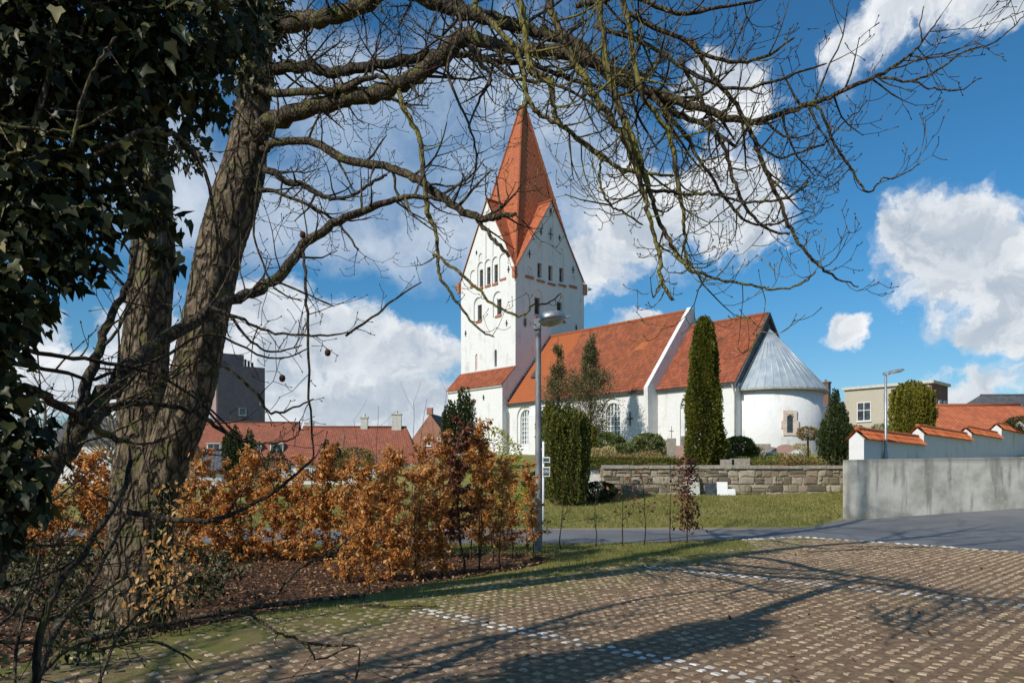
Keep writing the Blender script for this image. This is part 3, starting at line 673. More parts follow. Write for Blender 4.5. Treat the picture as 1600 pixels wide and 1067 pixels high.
def tile_roof(mb, a, b, c_, d, m, du=.22, dv=.34, amp=.05, lift=.016, phase=0):
    """corrugated pantile slope: a-b eave edge, d-c ridge edge"""
    a, b, c_, d = map(Vector, (a, b, c_, d)); wdt = (b-a).length; ht = (d-a).length
    nrm = (b-a).cross(d-a).normalized(); 
    if nrm.z < 0: nrm = -nrm
    nu = int(wdt/du)*4; nv = max(2, int(ht/dv)); V = []; uv = []; rows = []
    for j in range(nv):
        rows += [(j/nv, lift+.0), ((j+1)/nv-1e-4, 0)]
    for (t, h) in rows:
        for i in range(nu+1):
            s_ = i/nu; q = (a+(b-a)*s_)*(1-t)+(d+(c_-d)*s_)*t; prof = (.5, 1, .5, -.15)[i % 4]*amp
            V.append(q+nrm*(prof+h)); uv.append((s_*wdt+phase, t*ht))
    k = nu+1; mb.add(V, [(j*k+i, j*k+i+1, (j+1)*k+i+1, (j+1)*k+i) for j in range(len(rows)-1) for i in range(nu)], m, uv, .5, False)
# base storey against the tower
AV = -1.67; za, zae = 11.86, 10.13
mb = MB(); mb.prism([(-TW, AV, 1), (-TW, AV, zae-.12), (-TW, -.003, za-.12), (-TW, -.003, 1)], (TW, 0, 0), 'plaster'); annex = cb(mb, 'lean_to')
mb = MB(); tile_roof(mb, (-TW-.12, AV-.22, zae-.2), (.1, AV-.22, zae-.2), (.1, -.01, za), (-TW-.12, -.01, za), 'tile_choir')
mb.box((-TW-.1, AV-.16, zae-.33), (.08, AV-.02, zae-.19), 'stone_light'); cb(mb, 'lean_to_roof')
for px, y, s_ in ((756, 621, .35), (711, 628, .28)): anchor(('s', AV), su(px, AV), zz(y, su(px, AV), AV), s_)
mb = MB(); u = su(741, AV); z = zz(628, u, AV); mb.lathe([(.05, 0), (.25, .05), (.3, .2)], (u, AV-.15, z), 10, 'brick_sill'); mb.box((u-.05, AV-.14, z+.2), (u+.05, AV+.02, z+.3), 'iron'); cb(mb, 'wall_lamp')
# nave
NV, NR, NL, NZ, NZR = -.9, 4.736, 15.75, 8.3, 15.15; NV2 = 2*NR-NV
mb = MB(); mb.prism([(.003, NV, 1), (.003, NV2, 1), (.003, NV2, NZ), (.003, NR, NZR-.35), (.003, NV, NZ)], (NL-.003, 0, 0), 'plaster'); nave = cb(mb, 'nave')
CV, CL, CZ, CZR = .15, 22.9, 8.34, 13.8; CV2 = 2*NR-CV; GP1 = 16.12
mb = MB(); mb.prism([(GP1, CV, 1), (GP1, CV2, 1), (GP1, CV2, CZ), (GP1, NR, CZR-.3), (GP1, CV, CZ)], (CL-GP1, 0, 0), 'plaster'); choir = cb(mb, 'choir')
mb = MB(); mb.prism([(NL, NV-.02, 1), (NL, NV2+.02, 1), (NL, NV2+.25, NZ+.10), (NL, NR, NZR+.30), (NL, NV-.25, NZ+.10)], (GP1-NL, 0, 0), 'plaster_old'); cb(mb, 'gable_wall')
def window(wall, px, v0, wg, z0, z1, rec=.28, rows=6):
    u = su(px, v0); global cu; cu = MB(); a, b = south(arch(u, wg+.75, z0-.35, z1+.38, 16), v0, .14); cu.prism(a, b, 'plaster')
    cu2 = MB(); a, b = south(arch(u, wg+.1, z0, z1, 16), v0, .45); cu2.prism(a, b, 'plaster'); cut(wall, cu); cut(wall, cu2)
    f = MB(); y = v0+.28; r = wg/2; zc = z1-r-.02
    for k in range(5):
        a0 = u-r+wg*k/4; tt = .035 if k != 2 else .06
        zt = zc+math.sqrt(max(0, r*r-(a0-u)**2)); f.box((a0-tt, y, z0), (a0+tt, y+.08, zt), 'white_paint')
    nn = rows
    for k in range(nn+1):
        z = z0+(zc-z0)*k/nn; f.box((u-r, y-.012, z-.03), (u+r, y+.07, z+.03), 'white_paint')
    pts = [(u+r*math.cos(math.pi*q/16), y+.04, zc+r*math.sin(math.pi*q/16)) for q in range(17)]; f.tube(pts, [.055]*17, 5, 'white_paint')
    fr = cb(f, 'window'); gmb = MB(); P = arch(u, wg, z0, z1-.04, 16); gmb.prism([(a, y+.09, z) for a, z in P], (0, .03, 0), 'glasspale')
    gp = gmb.build('pane', fr, keep=False)
window(nave, 820, NV, 1.35, 4.4, 7.55); window(nave, 890, NV, 1.35, 4.4, 7.55); window(nave, 956, NV, 1.35, 4.4, 7.45); window(choir, 1079.5, CV, 1.2, 4.3, 7.3)
nt = MB(); tile_roof(nt, (-.0, NV-.22, NZ-.12), (NL, NV-.22, NZ-.12), (NL, NR, NZR), (-.0, NR, NZR), 'tile_nave')
tile_roof(nt, (NL, NV2+.22, NZ-.12), (0, NV2+.22, NZ-.12), (0, NR, NZR), (NL, NR, NZR), 'tile_nave')
nt.tube([(t*NL/50, NR, NZR+.02) for t in range(51)], [.14+.03*(t % 2) for t in range(51)], 8, 'tile_nave'); cb(nt, 'nave_roof')
ct = MB(); tile_roof(ct, (GP1, CV-.22, CZ-.1), (CL+.05, CV-.22, CZ-.1), (CL+.05, NR, CZR), (GP1, NR, CZR), 'tile_choir')
tile_roof(ct, (CL+.05, CV2+.22, CZ-.1), (GP1, CV2+.22, CZ-.1), (GP1, NR, CZR), (CL+.05, NR, CZR), 'tile_choir')
ct.tube([(GP1+t*(CL-GP1)/24, NR, CZR+.02) for t in range(25)], [.14+.03*(t % 2) for t in range(25)], 8, 'tile_choir'); cb(ct, 'choir_roof')
mb = MB()       # dark verge boards and slated gable at the east end
for s_ in (-1, 1):
    e0 = Vector((CL+.05, NR+s_*(NR-CV+.32), CZ-.28)); t0 = Vector((CL+.05, NR, CZR+.12))
    mb.prism([e0, t0, t0+Vector((0, 0, -.42)), e0+Vector((0, 0, -.30))], (.16, 0, 0), 'louvre')
mb.poly([(CL+.03, CV+.1, CZ-.1), (CL+.03, CV2-.1, CZ-.1), (CL+.03, NR, CZR-.35)], 'slate'); cb(mb, 'east_gable')
mb = MB(); mb.box((-.0, NV-.26, NZ-.30), (NL, NV-.02, NZ-.17), 'granite_dark'); mb.box((GP1, CV-.26, CZ-.28), (CL, CV-.02, CZ-.16), 'granite_dark'); cb(mb, 'eaves_board')
mb = MB()       # stepped dark flashing where the nave roof meets the tower
for k in range(26):
    t = k/26; mb.box((.0, NV-.2+(NR-NV+.2)*t-.02, NZ-.1+(NZR-NZ)*t+.05), (.14, NV-.2+(NR-NV+.2)*t+.2, NZ-.1+(NZR-NZ)*t+.42), 'louvre')
cb(mb, 'flashing')
mb = MB(); u = su(835.5, 1.0); z0 = NZ+(NZR-NZ)*(1.0-NV)/(NR-NV)
mb.prism([(u-.3, .8, z0+.0), (u-.3, 1.5, z0+.85), (u-.3, 1.42, z0+.98), (u-.3, .72, z0+.13)], (.6, 0, 0), 'louvre'); cb(mb, 'roof_hatch')
mb = MB(); u0 = su(826, NV-.5); mb.prism([(u0, NV-.55, 1), (u0, NV-.55, 6.9), (u0, NV+.05, NZ-.3), (u0, NV+.05, 1)], (1.05, 0, 0), 'plaster'); cb(mb, 'buttress')
# downpipes
def pipe(pts, r=.05):
    mb = MB(); mb.tube(pts, [r]*len(pts), 8, 'zinc'); cb(mb, 'downpipe')
pipe([(-.25, NV-.33, NZ-.25), (-.05, NV-.25, NZ-.55), (.1, NV-.12, NZ-1.0), (.1, NV-.12, 2)])
pipe([(CL-.15, CV-.30, CZ-.25), (CL-.05, CV-.14, CZ-.7), (CL+.0, CV-.12, CZ-1.1), (CL+.0, CV-.12, 2)])
# apse
AX, AR = 22.95, 3.85
mb = MB(); prof = [(AR, 1), (AR, 7.85)]; mb.lathe([(AR, 1), (AR, 4.2), (AR, 7.95), (.01, 7.95)], (AX, NR, 0), 64, 'plaster', None, -math.pi/2, math.pi/2)
cb(mb, 'apse')
mb = MB(); ap = Vector((CL+.10, NR, 12.75)); n = 22; rr = 4.25; zr = 7.80; V = [ap]
ringp = [Vector((CL+.01, NR-rr, zr))]+[Vector((AX+rr*math.cos(a), NR+rr*math.sin(a), zr)) for a in [-math.pi/2+math.pi*k/n for k in range(n+1)]]+[Vector((CL+.01, NR+rr, zr))]
for k in range(len(ringp)-1): mb.poly([ringp[k], ringp[k+1], ap], 'lead')
mb.add([tuple(p-Vector((0, 0, .14))) for p in ringp]+[tuple(p) for p in ringp], [(k, k+1, len(ringp)+k+1, len(ringp)+k) for k in range(len(ringp)-1)], 'zinc')
inner = [Vector((AX+(AR-.02)*math.cos(a), NR+(AR-.02)*math.sin(a), zr-.14)) for a in [-math.pi/2+math.pi*k/n for k in range(n+1)]]
m_ = [Vector(p)-Vector((0, 0, .14)) for p in ringp[1:-1]]; mb.add(inner+m_, [(k, k+1, n+1+k+1, n+1+k) for k in range(n)], 'zinc')
for k in range(1, len(ringp)-1):
    P0_, P1_ = ap+(ringp[k]-ap)*.06, ringp[k]; mb.tube([P0_, P1_], [.035, .045], 4, 'lead')
cb(mb, 'apse_roof')
a = math.atan2(wxy(0, 0)[0], 1)     # stone-framed slit window of the apse
best = min([math.radians(q) for q in range(-90, 90)], key=lambda q: abs(800+F*wxy(AX+AR*math.cos(q), NR+AR*math.sin(q))[0]/wxy(AX+AR*math.cos(q), NR+AR*math.sin(q))[1]-1234) + (0 if q < .8 else 999))
Mw = Matrix.Translation((AX+AR*math.cos(best), NR+AR*math.sin(best), 0)) @ Matrix.Rotation(best, 4, 'Z')
zc0 = 4.58; Mw = Mw @ Matrix.Translation((0, 0, zc0)) @ Matrix.Diagonal((1, 1, .76, 1)) @ Matrix.Translation((0, 0, -zc0)); mb = MB()
def wbox(x0, y0, z0, x1, y1, z1, m): mb.box((x0, y0, z0), (x1, y1, z1), m, Mw)
for s_ in (-1, 1):
    for q, (w1, z0, z1) in enumerate(((.50, 0, .42), (.62, .43, 1.15), (.48, 1.16, 1.75))):
        y0, y1 = sorted((s_*.22, s_*w1)); wbox(-.2, y0, zc0+z0, .06+.003*q, y1, zc0+z1, 'pinkstone')
wbox(-.2, -.5, zc0+1.76, .062, .5, zc0+2.08, 'pinkstone'); wbox(-.2, -.48, zc0-.22, .066, .48, zc0-.003, 'pinkstone')
arcp = [Mw @ Vector((.05, .2*math.cos(math.pi*q/10), zc0+1.5+.2*math.sin(math.pi*q/10))) for q in range(11)]
mb.tube(arcp, [.07]*11, 5, 'granite')
fr = cb(mb, 'apse_window'); mb = MB(); mb.box((.0, -.22, zc0), (.028, .22, zc0+1.66), 'glassdark', Mw); mb.build('pane', fr, keep=False)
mb = MB()      # granite plinth just above the ground
mb.box((.2, NV-.10, 1), (NL-.2, NV-.001, 3.55), 'stone_light'); mb.box((GP1+.1, CV-.10, 1), (CL-.32, CV-.001, 3.55), 'stone_light'); cb(mb, 'plinth')

# ------------------------------------------------------------------ buildings around
def fr_at(px, d, z, yaw): return Matrix.Translation(((px-800)*d/F, d, z)) @ Matrix.Rotation(yaw, 4, 'Z')
CH_YAW = TH-math.pi/2
class Bld:
    """house in its own frame: x along the long side (towards the right/near end), y away; origin at the near corner"""
    def __init__(s, name, px, d, z, yaw, label, cat='house', group=None):
        s.root = empty(name, ((px-800)*d/F, d, z), label, cat, group, yaw)
    def part(s, mb, name, parent=None): return mb.build(name, parent or s.root, keep=False)
    def win(s, x, y, z, w_, h, face='s', frame='white_paint', bars=(1, 1), d=.07):
        mb = MB(); g_ = MB(); t = .07
        def bx(mb, a0, a1, z0, z1, e0, e1, m):
            if face == 's': mb.box((x+a0, y-e1, z+z0), (x+a1, y-e0, z+z1), m)
            else: mb.box((x+e0, y+a0, z+z0), (x+e1, y+a1, z+z1), m)
        bx(mb, 0, w_, 0, t, .0, d, frame); bx(mb, 0, w_, h-t, h, 0, d, frame); bx(mb, 0, t, t, h-t, 0, d, frame); bx(mb, w_-t, w_, t, h-t, 0, d, frame)
        for k in range(bars[0]): c_ = w_*(k+1)/(bars[0]+1); bx(mb, c_-t/2, c_+t/2, t, h-t, 0, d*.9, frame)
        for k in range(bars[1]): c_ = h*(k+1)/(bars[1]+1)*1.15; bx(mb, t, w_-t, c_-t/2, c_+t/2, 0, d*.85, frame)
        bx(mb, -.05, w_+.05, -.09, -.005, 0, d+.08, frame)
        f = s.part(mb, 'window'); bx(g_, t, w_-t, t, h-t, .005, .03, 'glassdark'); g_.build('pane', f, keep=False)
def gable_house(b, L, D, H, RH, wm, rm, ov=.3, hip=0, base=-3, along='x'):
    mb = MB(); mb.box((-L, 0, base), (0, D, H), wm)
    if not hip:
        for x in (-L, 0): mb.poly([(x, 0, H), (x, D, H), (x, D/2, H+RH)], wm)
    b.part(mb, 'wall'); r = MB(); th = .14
    for s_ in (0, 1):
        y0, y1 = (-ov, D/2) if s_ == 0 else (D+ov, D/2); z0 = H-ov*RH/(D/2); a, b_, c_, d_ = (-L-ov, y0, z0), (ov, y0, z0), (ov-hip, y1, H+RH), (-L-ov+hip, y1, H+RH)
        sl_ = math.hypot(D/2+ov, RH+ov*RH/(D/2)); uv = [(0, 0), (L+2*ov, 0), (L+2*ov-hip, sl_), (hip, sl_)]
        P = [Vector(q) for q in (a, b_, c_, d_)]; r.add(P, [(0, 1, 2, 3)], rm, uv)
        r.add([P[0], P[1], P[1]+Vector((0, 0, -th)), P[0]+Vector((0, 0, -th))], [(0, 1, 2, 3)], rm)
        if not hip:
            for e in ((P[1], P[2]), (P[0], P[3])): r.add([e[0], e[1], e[1]+Vector((0, 0, -th)), e[0]+Vector((0, 0, -th))], [(0, 1, 2, 3)], 'white_paint')
    if hip:
        for x, xs_ in ((ov, ov-hip), (-L-ov, -L-ov+hip)): r.poly([(x, -ov, H-ov*RH/(D/2)), (x, D+ov, H-ov*RH/(D/2)), (xs_, D/2, H+RH)], rm)
    r.tube([(-L-ov+hip, D/2, H+RH+.03), (ov-hip, D/2, H+RH+.03)], [.12, .12], 6, rm)
    return b.part(r, 'roof')
def chimney(b, roof, x, y, z0, z1, m='brick', s=.45):
    mb = MB(); mb.box((x-s, y-s*.7, z0), (x+s, y+s*.7, z1), m); mb.box((x-s-.08, y-s*.7-.08, z1), (x+s+.08, y+s*.7+.08, z1+.18), m); mb.lathe([(.16, z1+.18), (.14, z1+.5)], (x, y, 0), 8, m); mb.build('chimney', roof, keep=False)

# high dark block at the left
b = Bld('tower_block', 330, 204, 0, -.95, 'tall dark windowless block behind the red roofs at the left', 'building')
mb = MB(); mb.box((0, 0, -2), (6.6, 12.6, 31.2), 'hazed_render'); b.part(mb, 'wall')
mb = MB(); mb.box((.02, -.35, -2), (6.57, -.003, 31.0), 'pink_lit_render'); b.part(mb, 'side_wall')
mb = MB(); mb.box((1.4, 1.2, 31.2), (5.6, 7.2, 34.4), 'hazed_render'); b.part(mb, 'roof_housing')
mb = MB()
for x in (8.0, 8.9, 9.9): mb = MB(); mb.box((3.0, x, 31.2), (3.6, x+.45, 33.6-.4*(x-8)), 'hazed_render'); b.part(mb, 'roof_vent')
mb = MB(); mb.box((.2, .1, 31.2), (1.2, 1.1, 33.4), 'stone_light'); b.part(mb, 'stair_housing')
for (x, z, w_, h) in ((5.6, 17.8, 1.9, 2.0), (5.2, 9.8, 2.3, 1.9), (9.6, 12.5, .9, 1.6), (11.2, 21, .7, 1.6), (9.3, 4.5, .8, 1.4)): b.win(6.6, x, z, w_, h, 'e', 'stone_light', (0, 0))
# long two-storey red house with dormers
b = Bld('terraced_house', 455, 112, 0, .06, 'long house with red roof and white dormer windows below the dark block')
rf = gable_house(b, 26, 9, 4.6, 5.2, 'brick', 'tile_far', .35)
for k, x in enumerate((-24.5, -20.5, -16.5, -12.5, -9.5, -6.5, -3.2)):
    mb = MB(); mb.box((x, .3, 4.4), (x+1.9, 2.2, 6.3), 'white_paint'); mb.box((x-.1, .1, 6.3), (x+2.0, 3.4, 6.42), 'stone_light'); dm = b.part(mb, 'dormer')
    g_ = MB(); g_.box((x+.15, .22, 4.95), (x+.85, .296, 6.15), 'glassdark'); g_.box((x+1.0, .22, 4.95), (x+1.75, .296, 6.15), 'glassdark'); g_.build('pane', dm, keep=False)
for x in (-24, -20, -16, -12, -8.5, -5): b.win(x, 0, 1.9, 1.5, 1.3)
b2 = Bld('red_house', 580, 118, 0, .06, 'red roofed house with small chimney just right of the dormer windows')
rf = gable_house(b2, 16, 9, 4.6, 4.2, 'brick', 'tile_far', .3); chimney(b2, rf, -10.5, 4, 7.6, 10.0, 'stone_light', .7)
for x in (-14, -10, -6): b2.win(x, 0, 1.9, 1.5, 1.3)
# long low house with white wall
b = Bld('low_house', 650, 84, .2, .05, 'long low white house with weathered red roof behind the hedge')
rf = gable_house(b, 15.0, 8.5, 3.05, 4.0, 'plaster_old', 'tile_far', .35, 1.8)
chimney(b, rf, -2.6, 4.25, 6.6, 8.5, 'stone_light', .55); chimney(b, rf, -6.4, 4.25, 6.6, 8.1, 'stone_light', .4)
for x in (-13, -10, -7, -4): b.win(x, 0, 1.0, 1.2, 1.2)
# brick gabled house close to the church tower
b = Bld('gabled_house', 703, 108, .5, math.pi/2-.35, 'brick house with pointed gable and two white windows beside the church')
mb = MB(); D = 7.0
mb = MB(); mb.box((-9, 0, -2), (0, D-2.2, 6.4), 'brick')
b.root.rotation_euler = (0, 0, -.18)
mb = MB(); Wd_ = 6.0; P = [(-Wd_, 0, -2), (0, 0, -2), (0, 0, 6.3), (-Wd_*.5+.9, 0, 9.2), (-Wd_*.5-.0, 0, 9.9), (-Wd_, 0, 6.3)]
P = [(-Wd_, 0, -2), (0, 0, -2), (0, 0, 6.0), (-2.4, 0, 10.1), (-Wd_, 0, 6.0)]; P[3] = (-Wd_/2, 0, 10.0)
mb.prism(P, (0, 9, 0), 'brick'); b.part(mb, 'wall')
r = MB()
for s_ in (-1, 1):
    xe = 0.2 if s_ > 0 else -Wd_-.2; q = [(xe, -.02+.25, 5.85), (xe, 9.2, 5.85), (-Wd_/2, 9.2, 10.12), (-Wd_/2, .23, 10.12)]; r.add(q, [(0, 1, 2, 3)], 'slate', [(0, 0), (9, 0), (9, 5), (0, 5)])
rf = b.part(r, 'roof'); mb = MB(); mb.box((-.9, 2.4, 8.0), (-.2, 3.2, 10.0), 'brick'); mb.build('chimney', rf, keep=False)
mb = MB(); mb.box((-Wd_/2-.5, -.03, 9.9), (-Wd_/2+.35, .5, 10.9), 'brick'); mb.build('chimney', rf, keep=False)
for x in (-3.9, -1.9): b.win(x, 0, 5.35, 1.1, 1.25)
# grey roofed shed far left
b = Bld('garden_shed', 346, 70, .2, .3, 'small white shed with grey roof low at the left')
gable_house(b, 7, 5, 1.9, 1.9, 'plaster_old', 'slate', .25)
# pale building between the two dark trees on the left
b = Bld('pale_house', 195, 90, .2, .0, 'pale house seen through the bare trees left of the big trunk')
gable_house(b, 9, 8, 5.5, 3, 'plaster_old', 'slate', .3)
# right side: beige block with brick end
b = Bld('office_building', 1452, 78, 2, CH_YAW, 'two storey beige rendered building with red brick end wall behind the golden yew', 'building')
mb = MB(); mb.box((-8.8, 0, -3), (0, 5, 9.2), 'beige'); b.part(mb, 'wall')
mb = MB(); mb.box((0, .003, -3), (.25, 5, 9.2), 'brick_dark'); b.part(mb, 'end_wall')
mb = MB(); mb.box((-9.0, -.25, 9.2), (.5, 5.2, 9.5), 'stone_light'); b.part(mb, 'roof')
for x in (-7.4, -3.6): b.win(x, 0, 5.6, 1.5, 2.1, 's', 'white_paint', (1, 1)); b.win(x+.3, 0, 2.0, 1.7, 1.6, 's', 'white_paint', (1, 0))
for y in (.5, 2.0, 3.5): b.win(.25, y, 5.2, .9, 2.4, 'e', 'white_paint', (0, 1))
mb = MB(); mb.tube([(-4.5, -.1, 9.0), (-4.5, -.1, -2)], [.07, .07], 6, 'zinc'); b.part(mb, 'downpipe')
# chimney house behind the apse
b = Bld('dark_roofed_house', 1286, 92, 1.9, CH_YAW, 'dark roofed house with brick chimney peeping out behind the apse')
rf = gable_house(b, 12, 7, 5.6, 3.6, 'plaster_old', 'slate', .3); chimney(b, rf, -1.2, 3.4, 8.2, 11.4, 'brick_dark', .5)
# red tiled barn, grey roofed white house
b = Bld('tiled_barn', 1680, 52, 2.2, -.06, 'long barn whose red tiled roof shows above the stepped wall')
gable_house(b, 9.0, 8, 2.1, 2.55, 'plaster_old', 'tile_shed', .3, 1.6)
b = Bld('white_house', 1690, 92, 2.5, -.02, 'white house with grey slate roof at the right edge')
gable_house(b, 12, 8, 7.1, 2.3, 'white_paint', 'slate', .35, 2.4)
b = Bld('slate_roofed_house', 1565, 84, 2.5, .0, 'low dark slate roof between the brick building and the white house')
gable_house(b, 8, 7, 4.6, 2.0, 'brick_dark', 'slate', .3)

# ------------------------------------------------------------------ stepped white churchyard wall with tiled coping
d0 = Vector((.687, .7267, 0)).normalized(); nrm0 = Vector((-.7267, .687, 0))
segs = [(0, 7.6, 2.90, .10), (7.6, 16.3, 3.38, .06), (16.3, 23.8, 3.74, .0), (23.8, 31, 4.32, 0), (31, 40, 4.95, 0)]
A0 = Vector((12.72, 26.9, 0))
for k, (t0, t1, ze, dr) in enumerate(segs):
    t = .52; p0 = A0+d0*t0; root = empty('churchyard_wall', (p0.x, p0.y, gh(p0.x, p0.y)), ['nearest stretch of the stepped white wall, its pale end facing the lawn', 'second stretch of the stepped white wall, with a red tile cap', 'third stretch of the stepped white wall, before the tiled barn', 'fourth stretch of the stepped white wall, nearing the right edge', 'farthest stretch of the stepped white wall'][k], 'wall', 'white wall stepping up the slope')
    mb = MB(); Mx = Matrix(((d0.x, nrm0.x, 0, A0.x), (d0.y, nrm0.y, 0, A0.y), (0, 0, 1, 0), (0, 0, 0, 1)))
    def T(a, b_, z): return Mx @ Vector((a, b_, z))
    L = t1-t0-(.003 if k < 4 else 0)
    mb.prism([T(t0, 0, -.5), T(t0, t, -.5), T(t0, t, ze), T(t0, t/2, ze+.26), T(t0, 0, ze)], d0*L, 'plaster_old'); mb.build('wall', root)
    mb = MB(); zc = ze+.36
    tile_roof(mb, T(t0-.04, -.13, ze-.03), T(t1+.06, -.13, ze-.03), T(t1+.06, t/2, zc), T(t0-.04, t/2, zc), 'tile_cap', .22, .2, .05, .03)
    tile_roof(mb, T(t1+.06, t+.13, ze-.03), T(t0-.04, t+.13, ze-.03), T(t0-.04, t/2, zc), T(t1+.06, t/2, zc), 'tile_cap', .22, .2, .05, .03)
    n = int((t1-t0)/.2); mb.tube([T(t0-.04+(t1-t0+.1)*q/n, t/2, zc+.02) for q in range(n+1)], [.075+.03*(q % 2) for q in range(n+1)], 6, 'tile_cap'); mb.build('tile_coping', root)
# concrete wall along the road
root = empty('concrete_wall', (10.9, 24.15, gh(10.9, 24.15)), 'grey cast concrete wall beside the road with branch shadows', 'wall')
mb = MB(); cwx = [10.84, 12.1, 14, 16, 18, 20, 24, 30, 40]; tz = 2.10
pf = [(x, 24.1+(x-11.1)*.13) for x in cwx]
mb2 = MB(); n = len(pf); V = []
for (x, y) in pf:
    zt = tz+.018*(x-11.1)*(1 if x < 18.5 else 1); th = .32
    V += [(x, y, gh(x, y)-.4), (x, y, zt-.02), (x, y+.02, zt), (x, y+th-.02, zt), (x, y+th, zt-.02), (x, y+th, -.3)]
mb.add(V, [(i*6+a, (i+1)*6+a, (i+1)*6+a+1, i*6+a+1) for i in range(n-1) for a in range(5)]+[(0, 1, 2, 3, 4, 5)], 'concrete'); mb.build('wall', root)
# rubble retaining wall
root = empty('retaining_wall', (8, WALL_Y, .8), 'rough stone retaining wall between the lawn and the churchyard', 'wall')
mb = MB(); mb.box((WALL_X0, WALL_Y-.02, .3), (13.6, WALL_Y+.32, 1.93), 'mortar'); mb.box((WALL_X0, WALL_Y+.32, .6), (WALL_X0+.3, 33.2, 1.93), 'mortar'); mb.build('core', root)
mb = MB(); rq = random.Random(5); z = .45; row = 0
def rock(mb, x0, x1, z0, z1, y, m='rubble', side=None):
    dpt = rq.uniform(.03, .09); V = []; r = rq.random(); e = .02
    def jt(): return rq.uniform(-.034, .034)
    P = [(x0+jt(), z0+jt()), ((x0+x1)/2+jt(), z0+jt()), (x1+jt(), z0+jt()), (x1+jt(), (z0+z1)/2), (x1+jt(), z1+jt()), ((x0+x1)/2, z1+jt()), (x0+jt(), z1+jt()), (x0+jt(), (z0+z1)/2)]
    cx_ = sum(p[0] for p in P)/8; cz_ = sum(p[1] for p in P)/8
    for (sc_, dd) in ((1, 0), (.93, dpt*.75), (.55, dpt)):
        for p in P: V.append((cx_+(p[0]-cx_)*sc_, y-dd, cz_+(p[1]-cz_)*sc_))
    V.append((cx_, y-dpt, cz_))
    if side is not None: V = [(side-(y-v[1]), v[0], v[2]) for v in V]
    Fs = [(k*8+i, k*8+(i+1) % 8, (k+1)*8+(i+1) % 8, (k+1)*8+i) for k in range(2) for i in range(8)]+[(16+i, 16+(i+1) % 8, 24) for i in range(8)]
    mb.add(V, Fs, m, None, r, False)
while z < 1.80:
    h = rq.uniform(.13, .36); h = min(h, 1.86-z) if z+h > 1.72 else h; x = WALL_X0-.02
    while x < 13.5:
        w_ = rq.uniform(.16, .80); 
        if rq.random() < .2: rock(mb, x+.012, x+w_-.012, z+.01, z+h*.48, WALL_Y-.02); rock(mb, x+.012, x+w_-.012, z+h*.52, z+h-.01, WALL_Y-.02)
        else: rock(mb, x+.012, x+w_-.012, z+.01, z+h-.01, WALL_Y-.02)
        x += w_
    y = WALL_Y
    while y < 33.1:
        w_ = rq.uniform(.25, .6); rock(mb, y, y+w_-.02, z+.01, z+h-.01, WALL_X0, side=WALL_X0); y += w_
    z += h
mb.build('facing_stones', root)
mb = MB(); x = WALL_X0-.05
while x < 13.4:
    w_ = rq.uniform(.5, 1.1); zt = 1.93+rq.uniform(0, .03); mb.box((x, WALL_Y-.13+rq.uniform(-.02, .02), 1.86), (x+w_-.02, WALL_Y+.36, zt+.05), 'granite'); x += w_
mb.build('capstones', root, .02)
# steps
root = empty('stone_steps', (3.0, 29.9, .75), 'low stone steps climbing to the churchyard beside the dark yew', 'steps')
mb = MB()
for k in range(7): mb.box((2.1, 29.9+k*.36, .3), (3.72, 29.9+(k+1)*.36+.06, .82+.165*(k+1)), 'stone_light')
mb.build('steps', root, .02)
# ------------------------------------------------------------------ street lamp beside the hedge
def lamp_head(mbs, top, yaw, tilt, s=1.0): pass
lx, ly = .55, 15.6
lamp = empty('street_lamp', (lx, ly, 0), 'grey street lamp post with round tilted head at the hedge end', 'street lamp', 'street lamps')
mb = MB(); mb.lathe([(.085, -.2), (.085, 1.05), (.078, 1.10), (.066, 1.16), (.060, 4.70), (.058, 4.78), (.0, 4.8)], (lx, ly, 0), 16, 'pole'); mb.build('pole', lamp)
mb = MB(); mb.box((lx+.045, ly-.088, .55), (lx-.045, ly-.07, .95), 'steel'); mb.build('hatch', lamp)
T0 = Matrix.Translation((lx+.27, ly-.02, 4.86)) @ Matrix.Rotation(R(-9), 4, 'Y') @ Matrix.Rotation(R(-4), 4, 'X')
mb = MB(); mb.lathe([(.0, .155), (.12, .15), (.22, .12), (.275, .06), (.29, 0), (.285, -.035), (.265, -.04)], (0, 0, 0), 32, 'steel', T0)
mb.box((-.36, -.05, -.10), (-.24, .05, .05), 'steel', T0); mb.box((.27, -.03, -.02), (.40, .03, .01), 'steel', T0)
mb.box((-.40, -.055, -.17), (-.26, .055, -.09), 'pole', T0)
hd = mb.build('lamp_head', lamp); mb = MB(); mb.lathe([(.268, -.02), (.26, -.05), (.21, -.10), (.12, -.128), (0, -.135)], (0, 0, 0), 32, 'lamp_glass', T0); mb.build('lamp_bowl', hd)
d2 = 28.3; x2 = (1384-800)*d2/F; z2 = gh(x2, d2)
lamp2 = empty('street_lamp', (x2, d2, z2), 'slim galvanised street lamp with flat head standing behind the concrete wall', 'street lamp', 'street lamps')
mb = MB(); mb.lathe([(.09, -.2), (.09, 1.5-z2+.9), (.055, 1.6-z2+1.0), (.045, 5.4-z2), (0, 5.42-z2)], (x2, d2, z2), 12, 'steel'); mb.build('pole', lamp2)
T1 = Matrix.Translation((x2+.22, d2, 5.50)) @ Matrix.Rotation(R(-12), 4, 'Y')
mb = MB(); V = []
for (xx, hw, hh) in ((-.32, .05, .05), (-.15, .09, .07), (.15, .13, .075), (.38, .12, .06), (.47, .07, .03)):
    V += [T1 @ Vector(q) for q in ((xx, -hw, -.03), (xx, -hw*.6, hh), (xx, hw*.6, hh), (xx, hw, -.03))]
mb.add(V, [(i*4+a, (i+1)*4+a, (i+1)*4+(a+1) % 4, i*4+(a+1) % 4) for i in range(4) for a in range(4)]+[(3, 2, 1, 0), (16, 17, 18, 19)], 'steel'); hd = mb.build('lamp_head', lamp2)
